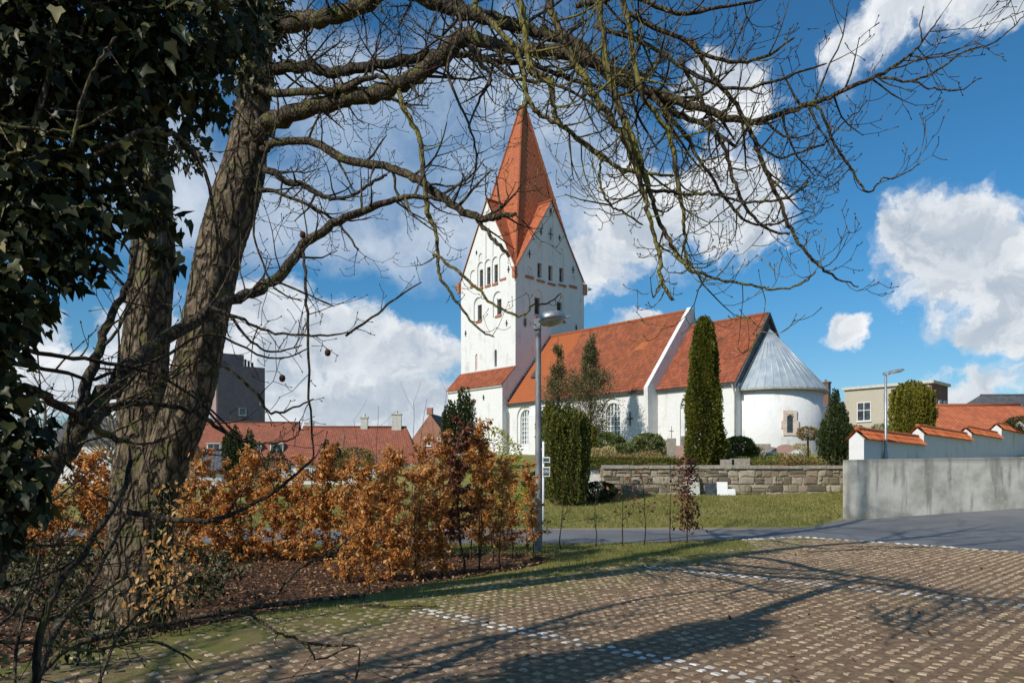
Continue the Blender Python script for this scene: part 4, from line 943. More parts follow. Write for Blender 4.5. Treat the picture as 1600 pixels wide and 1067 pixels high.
mb = MB(); mb.box((-.1, -.1, -.06), (.36, .1, -.034), 'lamp_glass', T1); mb.build('lamp_bowl', hd)
# sign post beyond the road
sx_, sy_ = (849-800)*22.9/F, 22.9; sz_ = gh(sx_, sy_)
sg = empty('sign_post', (sx_, sy_, sz_), 'white sign post with small framed notices seen behind the street lamp', 'sign')
mb = MB(); mb.tube([(sx_, sy_, sz_-.1), (sx_, sy_, sz_+2.6)], [.035, .035], 8, 'white_paint'); mb.build('post', sg)
for k, (z0, z1) in enumerate(((1.95, 2.12), (1.52, 1.82))):
    mb = MB(); mb.box((sx_-.03, sy_-.06, sz_+z0), (sx_+.20, sy_-.04, sz_+z1), 'white_paint'); bd = mb.build('sign_board', sg)
    mb = MB(); mb.box((sx_-.005, sy_-.066, sz_+z0+.03), (sx_+.175, sy_-.062, sz_+z1-.035), 'glassdark'); mb.build('notice', bd)
    if k == 1:
        mb = MB(); c0 = (sx_+.085, sy_-.07, sz_+(z0+z1)/2)
        for s_ in (-1, 1): mb.tube([(c0[0]+s_*.05+.035*math.cos(a), c0[1], c0[2]+.035*math.sin(a)) for a in [q*math.pi/6 for q in range(13)]], [.008]*13, 4, 'white_paint')
        mb.tube([(c0[0]-.05, c0[1], c0[2]-.04), (c0[0], c0[1], c0[2]+.06), (c0[0]+.05, c0[1], c0[2]-.04)], [.008]*3, 4, 'white_paint'); mb.build('symbol', bd)

# ------------------------------------------------------------------ stones, slabs
def slab(name, label, cat, px, py_b, d, w_, h, t, m, lean=0, round_=False, group=None):
    x = (px-800)*d/F; z = gh(x, d); root_z = z
    P = [(-w_/2, -.1), (w_/2, -.1), (w_/2, h*(.8 if round_ else 1))]
    if round_: P += [(w_/2*math.cos(a), h*.8+h*.2*math.sin(a)) for a in [math.pi*q/8 for q in range(1, 8)]]
    P += [(-w_/2, h*(.8 if round_ else 1))]
    mb = MB(); mb.prism([(a, 0, b_) for a, b_ in P], (0, t, 0), m); o = mb.build(name, None, .015)
    o.location = (x, d, z); o.rotation_euler = (R(-lean), 0, random.uniform(-.15, .15)); tag(o, label, cat, group); return o
yb = WALL_Y-.40
slab('stone_slab', 'tall pale grey slab with wooden edge leaning on the stone wall', 'stone slab', 1083, 0, yb, .55, .80, .07, 'stone_light', 12)
o = slab('wooden_post', 'thin upright wooden board beside the pale grey slab', 'board', 1092, 0, yb, .06, .82, .07, 'wood', 10)
slab('stone_slab', 'dark polished slab leaning on the wall beside the white board', 'stone slab', 1111, 0, yb, .42, .50, .06, 'granite_dark', 14)
slab('white_board', 'taller white board leaning on the stone wall', 'board', 1129, 0, yb, .42, .55, .04, 'white_paint', 14)
slab('white_board', 'low white board to the right of the taller one', 'board', 1143, 0, yb-.03, .34, .27, .04, 'white_paint', 18)
def boulder(name, label, cat, px, d, rx, rz, m, zoff=0):
    x = (px-800)*d/F; z = gh(x, d); mb = MB(); V = []; Fs = []; n, k = 14, 8; rr = random.Random(px)
    ph = [rr.uniform(0, 6) for _ in range(4)]
    for j in range(k+1):
        th = math.pi*j/k
        for i in range(n):
            a = 2*math.pi*i/n; q = 1+.10*math.sin(3*a+ph[0]+th)+.08*math.sin(2*th*2+ph[1]+a)+.05*math.sin(5*a+ph[2])
            V.append((rx*q*math.sin(th)*math.cos(a), rx*.8*q*math.sin(th)*math.sin(a), rz*.8+rz*q*math.cos(th)))
    for j in range(k):
        for i in range(n): Fs.append((j*n+i, (j+1)*n+i, (j+1)*n+(i+1) % n, j*n+(i+1) % n))
    mb.add(V, Fs, m, None, .5, False); o = mb.build(name); o.location = (x, d, z+zoff); o.rotation_euler[2] = rr.uniform(0, 3); return tag(o, label, cat, 'stones in the churchyard')
boulder('boulder', 'rounded pink granite boulder above the stone wall', 'boulder', 1232, 33.4, .40, .33, 'granite_pink')
boulder('boulder', 'pale flat-topped boulder left of the round clipped little tree', 'boulder', 1245, 36, .55, .30, 'stone_light', .15)
boulder('boulder', 'pale low boulder below the apse, left of the round-topped gravestone', 'boulder', 1206, 37, .50, .25, 'stone_light', .15)
boulder('boulder', 'dark boulder between the two rhododendrons', 'boulder', 991, 40, .38, .5, 'granite_dark', .1)
gz = 'gravestones in the churchyard'
slab('gravestone', 'low square gravestone left of the others under the apse', 'gravestone', 1190, 0, 39, .95, .95, .3, 'granite', 0, False, gz)
slab('gravestone', 'round topped pinkish gravestone under the apse window', 'gravestone', 1228, 0, 38, .80, .95, .3, 'granite_pink', 0, True, gz)
slab('gravestone', 'small dark gravestone just left of the round topped one', 'gravestone', 1215, 0, 39.5, .5, .72, .2, 'granite_dark', 0, True, gz)
slab('gravestone', 'small brown gravestone beside the low square one', 'gravestone', 1203, 0, 40, .9, .78, .25, 'granite_pink', 0, True, gz)
slab('gravestone', 'tall rough gravestone with thin iron cross, left of the conifer', 'gravestone', 1050, 0, 38, .42, 1.25, .3, 'granite', 0, False, gz)
slab('gravestone', 'wide pinkish gravestone left of the tall rough one', 'gravestone', 1040, 0, 39.5, .75, .85, .2, 'granite_pink', 0, False, gz)
slab('gravestone', 'wide brown gravestone right of the tall rough one', 'gravestone', 1061, 0, 39.5, .7, .85, .2, 'granite_pink', 0, False, gz)
slab('gravestone', 'dark sloping gravestone in the heather bed', 'gravestone', 1031, 0, 37, .7, .55, .3, 'granite_dark', 30, False, gz)
slab('gravestone', 'grey gravestone at the very edge right of the conifer foot', 'gravestone', 1068, 0, 40, .25, 1.35, .2, 'granite', 0, False, gz)
x, d = (1050-800)*38/F, 38; mb = MB(); z = gh(x, d)+1.25; mb.box((x-.012, d+.1, z-.02), (x+.012, d+.12, z+.62), 'iron'); mb.box((x-.12, d+.098, z+.36), (x+.12, d+.122, z+.39), 'iron'); tag(mb.build('iron_cross'), 'thin iron cross on top of the tall rough gravestone', 'cross')
for k, (px, w_, h, lab) in enumerate(((1136, .5, .32, 'left rough block on the stone wall edge beside the conifer'), (1156, .75, .36, 'right rough block on the stone wall edge beside the conifer'))):
    x = (px-800)*31.2/F; mb = MB(); mb.box((-w_/2, -.15, -.02), (w_/2, .15, h), 'granite'); o = mb.build('stone_block', None, .04); o.location = (x, 31.2, 1.93); tag(o, lab, 'stone block', 'stones in the churchyard')
x = 16.35-.2; 
# ------------------------------------------------------------------ conifers and shrubs
def trunk_mb(x, y, z, h, r, m='bark_dark'):
    mb = MB(); mb.tube([(x, y, z-.15), (x+.02, y, z+h*.5), (x, y+.02, z+h)], [r*1.3, r, r*.4], 8, m); return mb
def plumes(name, label, px, d, w_, h, m, n_pl, per, zb=None, taper=.55, group=None, lf=.09, cat='conifer', flat=.9, zoff=0, power=1.6):
    x = (px-800)*d/F; z = (gh(x, d) if zb is None else zb)+zoff; root = empty(name, (x, d, z), label, cat, group)
    trunk_mb(x, d, z, h*.8, w_*.06).build('trunk', root)
    P, D, N, Rn, Ls = [], [], [], [], []
    for k in range(n_pl):
        a = rng.uniform(0, 2*math.pi); q = math.sqrt(rng.uniform(0, 1))*.92; r = w_/2*q
        cx_, cy_ = r*math.cos(a), r*math.sin(a)*flat; top = h*(1-taper*.45*q**power)*rng.uniform(.90, 1.0); bot = h*rng.uniform(.0, .22)*(1 if q < .8 else 1.0); pr = w_*rng.uniform(.085, .14)
        m_ = int(per*(top-bot)/h); t = rng.uniform(0, 1, m_); aa = rng.uniform(0, 2*math.pi, m_)
        rad = pr*np.sin(np.pi*np.clip(t*.93+.07, 0, 1)**.75)**.6*(1+.25*np.sin(t*23+aa*2)); lean = .10*t
        pts = np.stack([cx_*(1-.18*(1-t))+cx_*lean+rad*np.cos(aa), cy_*(1-.18*(1-t))+cy_*lean+rad*np.sin(aa), bot+(top-bot)*t], 1)
        dd = np.stack([np.cos(aa)*.55, np.sin(aa)*.55, np.full(m_, .9)], 1)+rng.normal(0, .28, (m_, 3))
        P.append(pts); D.append(dd); N.append(np.stack([np.cos(aa), np.sin(aa), np.full(m_, -.3)], 1)+rng.normal(0, .3, (m_, 3)))
        Rn.append(np.clip(rng.random(m_)*.7+rng.uniform(0, .3), 0, 1)); Ls.append(rng.uniform(.6, 1.3, m_)*lf)
    P = np.concatenate(P)+np.array([x, d, z]); L = np.concatenate(Ls)
    leaves('foliage', P, np.concatenate(D), np.concatenate(N), L, L*.42, 'tuft', m, root, np.concatenate(Rn)); return root
def blob(name, label, px, d, w_, h, m, n, lf, shape='leaf', prof=None, zb=None, cat='shrub', group=None, up=.3, trunk=0, zoff=0, wfac=.5, depth=1.0, lump=.12, dx=0, inner=.35):
    x = (px-800)*d/F+dx; z = (gh(x, d) if zb is None else zb)+zoff; root = empty(name, (x, d, z), label, cat, group)
    if prof is None: prof = lambda t: math.sqrt(max(0, 1-(2*t-1)**2)) if t > .35 else .954*(.55+.45*t/.35)
    ns = n; t = rng.random(ns); a = rng.uniform(0, 2*math.pi, ns); pr = np.array([prof(q) for q in t]); keep = rng.random(ns) < pr+.12; t, a, pr = t[keep], a[keep], pr[keep]; ns = len(t)
    ph = rng.uniform(0, 6, 6)
    lm = 1+lump*(np.sin(3*a+ph[0]+9*t)+np.sin(5*a+ph[1]-13*t)*.7+np.sin(2*a+ph[2]+21*t)*.6+np.sin(9*a+31*t+ph[3])*.35)
    dep = (1-inner*rng.random(ns)**2.2)*(1+.09*np.abs(rng.normal(0, 1, ns))*(np.sin(17*a+ph[4]+23*t) > .35)); rr = w_/2*pr*lm*dep
    P = np.stack([x+rr*np.cos(a), d+rr*np.sin(a)*depth, z+h*(t*(.98+.02*lm))], 1)
    o = np.stack([np.cos(a), np.sin(a), (t-.4)*1.2], 1); D = o+rng.normal(0, .55, (ns, 3))+np.array([0, 0, up]); N = o+rng.normal(0, .5, (ns, 3))
    L = rng.uniform(.65, 1.3, ns)*lf; leaves('foliage', P, D, N, L, L*wfac, shape, m, root, np.clip(rng.random(ns)*.75+.25*(lm-1)/max(lump, .01)*.5+.1, 0, 1))
    mb = MB(); hh = h*.75 if not trunk else trunk
    if trunk: mb.tube([(x, d, z-1.0*trunk-.1), (x+.02, d, z-.5*trunk), (x, d, z+h*.5)], [.035+w_*.015]*3, 7, 'bark_dark')
    else:
        for k in range(5):
            aa = random.uniform(0, 6.28); mb.tube([(x, d, z-.1), (x+w_*.15*math.cos(aa), d+w_*.15*depth*math.sin(aa), z+h*.4), (x+w_*.22*math.cos(aa), d+w_*.3*depth*math.sin(aa), z+h*.6)], [.03+w_*.01, .02+.005*w_, .008], 6, 'bark_dark')
    mb.build('trunk' if trunk else 'stems', root); return root
def cone_prof(t): return (1-max(0, (t-.22))/.80)**.62*(.86+.14*min(1, t/.15)) if t < .995 else .05
gy = 'conifers around the church'
blob('thuja_tree', 'tall dense green conifer, narrow and pointed, in front of the choir', 1100, 32.3, 1.52, 6.5, 'thuja', 36000, .10, 'tuft', lambda t: (.82+.18*min(1, t/.08))*(1-.22*t-.36*t*t)*(1 if t < .88 else math.sqrt(max(0, 1-((t-.88)/.12)**2))*.95+.05), None, 'conifer', gy, .5, 0, 0, .6, 1, .085, 0, .25)
plumes('columnar_yew', 'broad dark columnar yew on the lawn left of the stone steps', 885, 27.5, 1.60, 3.75, 'yew', 85, 420, None, .3, gy, .085)
plumes('columnar_yew', 'very slim yellowish yew column just left of the broad one', 858, 30.5, .5, 3.95, 'golden', 16, 420, None, .2, gy, .08)
plumes('columnar_yew', 'dark green yew behind the lamp post', 862, 35, 1.4, 4.3, 'yew_dark', 40, 300, None, .5, gy, .10)
plumes('columnar_yew', 'dark pointed yew to the right of the apse', 1306, 34, 1.45, 4.0, 'yew_dark', 80, 420, None, 1.4, gy, .09, 'conifer', .9, 0, 1.0)
plumes('columnar_yew', 'wide golden green yew in front of the brick building', 1424, 42, 2.25, 5.0, 'golden', 110, 420, 2.0, .35, gy, .13)
plumes('columnar_yew', 'small bright green yew beside the rhododendrons', 923, 36, .55, 2.1, 'golden', 14, 260, None, .4, gy, .08)
plumes('columnar_yew', 'dark yew rising over the hedge, left of the lean-to', 703, 40, .9, 3.6, 'yew_dark', 22, 300, None, .8, gy, .11, 'conifer', .9, .6)
plumes('columnar_yew', 'taller dark yew rising over the hedge before the lean-to', 726, 40, 1.1, 4.3, 'yew_dark', 26, 300, None, .7, gy, .11, 'conifer', .9, .6)
plumes('columnar_yew', 'broad dark yew group far left over the hedge', 366, 62, 2.0, 4.9, 'yew_dark', 40, 220, 1.0, .8, gy, .16)
plumes('columnar_yew', 'narrow dark yew to the right of the broad far one', 391, 62, .9, 4.9, 'yew_dark', 14, 220, 1.0, .8, gy, .16)
for k, (px, hh, lab) in enumerate(((432, 2.6, 'small pointed conifer low over the hedge near the low house end'), (510, 3.0, 'left of the two tiny conifers before the low house roof'), (527, 2.7, 'right of the two tiny conifers before the low house roof'))):
    blob('pointed_conifer', lab, px, 55, 1.5 if k else 2.8, hh, 'yew_dark', 2600, .13, 'tuft', lambda t: (1-t)**.8*.98+.02, 1.2, 'conifer', gy, .3, 0, 0, .6)
blob('shrub', 'yellow green shrub before the low house roof', 556, 55, 2.6, 2.3, 'boxleaf', 2600, .13, 'tuft', None, 1.3, 'shrub', 'churchyard shrubs')
gs = 'churchyard shrubs'
blob('rhododendron', 'rounded rhododendron right of the tree shadow on the nave', 1012, 40, 1.75, 1.45, 'rhodo', 7000, .13, 'leaf', None, None, 'shrub', gs)
blob('rhododendron', 'rounded rhododendron below the nave window', 947, 41, 1.9, 1.5, 'rhodo', 7000, .13, 'leaf', None, None, 'shrub', gs)
blob('shrub', 'small green shrub between the two rhododendrons', 974, 39, 1.1, .95, 'rhodo', 4000, .10, 'leaf', None, None, 'shrub', gs)
blob('clipped_ball', 'left of the two straw coloured clipped balls', 930, 34, .62, .60, 'straw', 1800, .07, 'leaf', None, None, 'shrub', gs, .1, 0, .25)
blob('clipped_ball', 'right and larger of the two straw coloured clipped balls', 950.5, 34, .72, .66, 'straw', 2200, .07, 'leaf', None, None, 'shrub', gs, .1, 0, .25)
blob('clipped_ball', 'straw coloured low cushion left of the little round tree', 1250, 38.5, .9, .7, 'straw', 1800, .08, 'leaf', None, None, 'shrub', gs, .1, 0, .25)
blob('topiary_tree', 'little tree with clipped ball crown on thin trunk before the apse', 1262, 35, .85, .62, 'heather', 2600, .07, 'leaf', None, 3.25, 'tree', None, .1, 1.05)
blob('shrub', 'dark green bush right beside the tall conifer', 1153, 35, 1.6, 1.35, 'boxleaf', 13000, .085, 'leaf', None, None, 'shrub', gs)
blob('shrub', 'low dark bush at the foot of the tall conifer', 1131, 33, 1.0, .75, 'boxleaf', 2600, .07, 'leaf', None, None, 'shrub', gs)
blob('shrub', 'low broad bush on the lawn right of the broad yew', 936, 28.6, 1.35, .72, 'yew_dark', 5200, .06, 'tuft', None, None, 'shrub', gs, .2)
blob('shrub', 'small dark bush in the shade left of the broad yew', 842, 29.5, 1.2, 1.0, 'yew_dark', 3200, .08, 'tuft', None, None, 'shrub', gs, .2)
blob('shrub', 'round green bush showing over the stepped wall beside the golden yew', 1376, 38, 1.1, 1.3, 'boxleaf', 2200, .09, 'leaf', None, 2.9, 'shrub', gs, .2)
blob('shrub', 'dark rounded bush above the tiled wall cap at the right edge', 1600, 47, 2.0, .9, 'yew_dark', 3600, .09, 'leaf', None, 4.4, 'shrub', gs, .2)
blob('shrub', 'brownish bush between the beige building and the white wall', 1338, 50, 1.6, 1.5, 'heather', 1800, .12, 'leaf', None, 3.4, 'shrub', gs, .2)
blob('yellow_shrub', 'yellow flowering shrub glowing through the hedge near its end', 768, 19.2-3.1, 1.1, 1.3, 'yellowleaf', 1500, .07, 'leaf', None, .35, 'shrub', None, .2, 0, .95)
blob('yellow_shrub', 'low yellow shrub seen under the beech leaves near the lamp', 800, 26.5, 1.1, .9, 'yellowleaf', 900, .07, 'leaf', None, None, 'shrub', None, .2)
blob('box_hedge', 'low clipped box hedge along the top of the stone wall', 980, 31.6, 4.4, .42, 'boxleaf', 15000, .06, 'leaf', lambda t: 1 if t < .85 else .86, 1.92, 'hedge', None, .2, 0, 0, .5, .16, .035, 0, .12)
def bed(name, px0, px1, d, dep, h, m, n, lf, label, zoff=0):
    x0, x1 = (px0-800)*d/F, (px1-800)*d/F; X = rng.uniform(x0, x1, n); Y = rng.uniform(d, d+dep, n)
    hm = h*(.45+.55*np.clip(.5+.5*np.sin(X*2.3+np.sin(Y*1.7)*1.4)*np.cos(Y*1.3+X*.7), 0, 1)); edge_ = np.minimum(1, np.minimum(X-x0, x1-X)/.5)
    Z = np.array([gh(a, b_) for a, b_ in zip(X, Y)])+hm*edge_*(rng.random(n)**.5)+zoff; L = lf*rng.uniform(.6, 1.3, n)
    o = leaves(name, np.stack([X, Y, Z], 1), rng.normal(0, .6, (n, 3))+np.array([0, -.2, .5]), unit(n)+np.array([0, -.3, .8]), L, L*.45, 'leaf', m, None); return tag(o, label, 'ground cover', None, 'stuff')
bed('heather', 920, 1075, 33.0, 5, .65, 'heather', 17000, .075, 'brown and green heather covering the beds before the nave')
bed('ground_cover', 920, 985, 32, 2.0, .45, 'boxleaf', 6000, .065, 'green ground cover along the path edge above the steps')
bed('heather', 1135, 1300, 32.0, 6, .62, 'boxleaf', 15000, .075, 'low green shrubs covering the beds before the apse')
bed('heather', 1215, 1300, 31.6, 2.0, .50, 'heather', 5000, .075, 'reddish brown heather at the wall edge below the round tree')
# two loose evergreen trees in front of the nave
def loose(label, px, d, w_, h, n, seed_):
    x = (px-800)*d/F; z = gh(x, d); root = empty('holly_tree', (x, d, z), label, 'tree', 'loose evergreen trees before the nave'); random.seed(seed_)
    mb = MB(); mb.tube([(x, d, z-.1), (x+.05, d, z+h*.4), (x-.04, d, z+h*.75), (x, d, z+h)], [.11, .08, .045, .015], 8, 'bark_dark'); P = []; D = []
    for k in range(170):
        t = random.random()**1.05*.93+.05; a = random.uniform(0, 6.28); pr = (math.sin(math.pi*min(1, t*1.15+.10))**.7 if t < .55 else max(.16, 1.15*(1-t)**1.1+.06)); L = w_/2*pr*random.uniform(.6, 1.12)
        p = Vector((x, d, z+h*t*.92)); dd = Vector((math.cos(a), math.sin(a), random.uniform(.5, 1.3))).normalized(); q = p+dd*L*.5; e = q+Vector((dd.x*.5, dd.y*.5, .7))*L*.6
        mb.tube([p, q, e], [.02, .012, .004], 4, 'bark_dark')
        for s_ in range(int(n/170)):
            u = random.random()**.45; c_ = p.lerp(q, u*2) if u < .5 else q.lerp(e, u*2-1); P.append(c_+vrand(.10+.05*L)); D.append(dd+vrand(.6))
    mb.build('trunk', root); P = np.array(P); L = rng.uniform(.08, .16, len(P)); leaves('foliage', P, np.array(D), unit(len(P))+np.array([0, 0, .6]), L, L*.5, 'leaf', 'holly', root)
loose('taller loose leafed evergreen tree before the nave, casting its shadow on it', 922, 55.3, 6.0, 9.4, 17000, 3)
loose('thinner loose leafed evergreen tree nearer the lamp post', 872, 56, 4.6, 9.0, 9000, 9)
# ------------------------------------------------------------------ the big bare tree, its limbs at their own depths
random.seed(21)
def limb(root, pts, m='bark_limb', sides=9, kids=0, kl=(.4, .9), klr=.5, droop=.0, up=.25, lvl=2, name='branch', kr=.012, budr=.005, f0=.08, wig=.3, side_bias=None, ratio=.5, rough=.12, kkids=3.2, end=True):
    """pts: (px, py, depth, width in px); children twigs grow from it"""
    Q = smooth_path([tuple(W(p[0], p[1], p[2]))+(p[3]*p[2]/F/2,) for p in pts], 5)
    P3 = [Vector(q[:3]) for q in Q]; Rr = [max(q[3], .002) for q in Q]
    L = sum((P3[i+1]-P3[i]).length for i in range(len(P3)-1))
    for i in range(1, len(P3)-1):
        P3[i] += vrand(Rr[i]*.10+.004)
    mb = MB(); mb.tube(P3, Rr, sides, m, rough=rough); tips = []
    n = int(kids*L)
    for k in range(n):
        t = f0+(1-f0)*(k+random.random())/max(n, 1); x = t*(len(P3)-1); i = min(int(x), len(P3)-2); p = P3[i].lerp(P3[i+1], x-i); d = (P3[i+1]-P3[i]).normalized()
        s_ = d.cross(vrand()).normalized()
        if side_bias is not None: s_ = (s_+Vector(side_bias)).normalized()
        cd = d*random.uniform(.2, .9)+s_
        grow(mb, p, cd, random.uniform(*kl)*(1-.3*t), min(Rr[i]*.55, kr*random.uniform(.6, 1.1)), lvl, m, droop, up, tips, .09, kkids, ratio, wig)
    if end: tips.append((P3[-1], (P3[-1]-P3[-2]).normalized()))
    buds(mb, tips, 'seed' if budr > .0055 else m, budr)
    return mb.build(name, root)
bt = empty('bare_tree', tuple(W(212, 985, 8)*np.array([1, 1, 0])), 'big bare double trunked tree at the left, its limbs arching over the picture', 'tree')
def trunk(root, pts, m, name='trunk', sides=28, rng_=.10):
    Q = smooth_path([tuple(W(p[0], p[1], p[2]))+(p[3]*p[2]/F/2,) for p in pts], 8); mb = MB(); V = []; N = len(Q); rr = random.Random(4); ph = [rr.uniform(0, 6) for _ in range(8)]
    fine = []
    for i in range(N-1):
        for k in range(3): fine.append(Q[i]+(Q[i+1]-Q[i])*k/3)
    fine.append(Q[-1]); N = len(fine)
    for i, q in enumerate(fine):
        for s_ in range(sides):
            a = 2*math.pi*s_/sides; z = q[2]
            r = q[3]*(1+rng_*(.5*math.sin(3*a+ph[0]+z*.9)+.35*math.sin(7*a+ph[1]+z*1.3)+.35*math.sin(5*a+ph[2]-z*2.1)+.25*math.sin(11*a+z*4+ph[3]))+rng_*.35*(rr.random()-.5))
            V.append((q[0]+r*math.cos(a), q[1]+r*math.sin(a), z))
    mb.add(V, [(j*sides+i, j*sides+(i+1) % sides, (j+1)*sides+(i+1) % sides, (j+1)*sides+i) for j in range(N-1) for i in range(sides)], m, None, .5, True); return mb.build(name, root)
trunk(bt, [(210, 1010, 8, 150), (211, 975, 8, 118), (216, 900, 8, 96), (222, 820, 8, 92), (226, 750, 8, 92), (229, 690, 8.02, 82), (226, 600, 8.05, 72), (232, 500, 8.1, 66), (238, 400, 8.15, 62), (238, 300, 8.2, 55), (232, 200, 8.3, 50), (225, 100, 8.4, 46), (212, -60, 8.6, 42), (190, -300, 9, 38), (180, -600, 9.2, 32), (185, -900, 9.3, 26), (180, -1200, 9.3, 18), (185, -1550, 9.3, 5)], 'bark', sides=36)
trunk(bt, [(222, 960, 7.98, 60), (228, 880, 7.95, 60), (240, 800, 7.93, 64), (262, 720, 7.9, 70), (298, 620, 7.85, 70), (322, 500, 7.85, 68), (340, 400, 7.9, 68), (366, 310, 7.95, 74), (384, 240, 8, 62), (396, 160, 8.05, 50), (402, 60, 8.1, 45), (410, -60, 8.2, 42), (440, -300, 8.3, 38), (470, -600, 8.0, 32), (500, -850, 7.8, 27), (520, -1150, 7.7, 19), (540, -1500, 7.6, 5)], 'bark', sides=32)
LM = dict(kids=7.5, kl=(.35, .95), droop=.05, up=.12, lvl=2, kr=.016)
limb(bt, [(388, 240, 8, 40), (405, 208, 7.9, 32), (430, 188, 7.8, 28), (480, 170, 7.6, 26), (530, 156, 7.4, 25), (580, 148, 7.2, 25), (620, 138, 7.0, 25), (660, 112, 6.8, 24), (700, 78, 6.6, 27), (735, 57, 6.5, 22), (775, 72, 6.4, 18), (830, 78, 6.3, 18), (890, 84, 6.2, 20), (930, 100, 6.1, 20), (965, 125, 6.1, 16), (1040, 152, 6, 14), (1100, 172, 5.9, 12), (1160, 191, 5.8, 11), (1220, 179, 5.7, 9), (1263, 164, 5.6, 8), (1305, 147, 5.6, 7), (1370, 119, 5.5, 5.5), (1413, 93, 5.5, 4.5), (1440, 67, 5.5, 3.2), (1469, 27, 5.5, 2)], 'bark_limb', 10, **{**LM, 'kids': 9})
limb(bt, [(1370, 119, 5.5, 4.5), (1422, 126, 5.45, 3.6), (1464, 112, 5.4, 3.2), (1505, 82, 5.4, 2.8), (1548, 69, 5.4, 2.4), (1581, 46, 5.35, 2), (1600, 24, 5.3, 1.6)], kids=4, kl=(.12, .35), lvl=0, up=.3)
limb(bt, [(1422, 126, 5.45, 3), (1460, 138, 5.4, 2.6), (1500, 140, 5.4, 2.2), (1532, 123, 5.4, 1.6)], kids=4, kl=(.1, .2), lvl=0)
limb(bt, [(1440, 67, 5.5, 2.5), (1438, 40, 5.5, 2), (1443, 12, 5.5, 1.6)], kids=2, kl=(.08, .15), lvl=0)
limb(bt, [(398, 135, 8, 26), (420, 112, 7.9, 20), (450, 104, 7.8, 18), (485, 106, 7.6, 17), (520, 113, 7.4, 16), (560, 108, 7.3, 16), (610, 99, 7.1, 15), (660, 88, 7, 14), (700, 82, 6.9, 11), (740, 90, 6.8, 9), (780, 96, 6.6, 9), (830, 100, 6.5, 8), (880, 120, 6.4, 7), (930, 135, 6.2, 6), (990, 150, 6, 4)], 'bark_dark', 8, **LM)
limb(bt, [(404, 140, 7.9, 16), (440, 146, 7.7, 12), (500, 142, 7.4, 12), (545, 136, 7.2, 11), (575, 121, 7.1, 8), (612, 122, 7.0, 6), (650, 130, 6.9, 4)], **{**LM, 'kids': 5})
limb(bt, [(402, 70, 8.1, 38), (430, 48, 7.9, 30), (470, 34, 7.6, 26), (510, 27, 7.4, 25), (550, 15, 7.2, 24), (590, -5, 7, 22), (640, -50, 6.8, 18), (700, -120, 6.6, 12)], **{**LM, 'kids': 8})
limb(bt, [(410, -60, 8.2, 36), (480, -80, 7.8, 30), (560, -55, 7.4, 28), (630, -20, 7.1, 27), (690, 8, 6.9, 26), (750, 24, 6.7, 22), (800, 40, 6.6, 20), (850, 52, 6.5, 18), (900, 70, 6.4, 17), (950, 110, 6.3, 17), (990, 128, 6.2, 16), (1020, 150, 6.1, 13), (1060, 180, 6, 10), (1110, 200, 5.9, 7), (1150, 230, 5.8, 5)], 'bark_dark', 9, **{**LM, 'kids': 9})
limb(bt, [(398, 250, 8, 18), (414, 232, 7.9, 13), (440, 222, 7.8, 12), (492, 222, 7.6, 12), (515, 238, 7.5, 13), (550, 252, 7.4, 13), (600, 259, 7.2, 12), (640, 275, 7.0, 13), (675, 298, 6.9, 13), (710, 322, 6.8, 12), (742, 339, 6.7, 12), (770, 340, 6.6, 10), (785, 337, 6.6, 9), (806, 334, 6.5, 5)], **{**LM, 'kids': 6, 'kl': (.3, .75)})
limb(bt, [(745, 342, 6.7, 7), (765, 366, 6.65, 6), (785, 388, 6.6, 6), (795, 402, 6.6, 5)], kids=1, lvl=0)
limb(bt, [(405, 262, 7.9, 12), (425, 268, 7.8, 11), (442, 281, 7.7, 10), (475, 290, 7.6, 9), (500, 305, 7.5, 8), (520, 311, 7.4, 6), (548, 307, 7.3, 5), (580, 287, 7.2, 4.5), (604, 274, 7.1, 4)], 'bark_dark', **{**LM, 'kids': 8, 'kl': (.25, .6)})
limb(bt, [(372, 300, 7.9, 14), (430, 300, 7.8, 6), (490, 325, 7.7, 5), (530, 350, 7.6, 4), (560, 390, 7.5, 3)], 'bark_dark', **{**LM, 'kids': 7, 'kl': (.25, .6)})
limb(bt, [(620, 130, 7.0, 8), (626, 150, 6.9, 8), (632, 172, 6.8, 8), (650, 200, 6.8, 8), (659, 235, 6.8, 8), (663, 290, 6.8, 8), (669, 335, 6.75, 8), (681, 365, 6.7, 6), (684, 400, 6.7, 5.5), (686, 430, 6.7, 5), (705, 460, 6.65, 4.5), (725, 487, 6.65, 4), (750, 515, 6.6, 3.2), (771, 526, 6.6, 2.4)], 'bark_moss', 7, kids=6, kl=(.15, .5), lvl=1, up=.3, kr=.008)
limb(bt, [(677, 398, 6.7, 5), (688, 403, 6.7, 4.5), (715, 425, 6.6, 5), (745, 450, 6.5, 4.5), (775, 478, 6.5, 4), (805, 492, 6.4, 4), (822, 490, 6.4, 3.5), (832, 478, 6.4, 3), (856, 474, 6.4, 2.6), (876, 459, 6.4, 2)], 'bark_moss', 6, kids=5, kl=(.12, .35), lvl=1, up=.3, kr=.006)
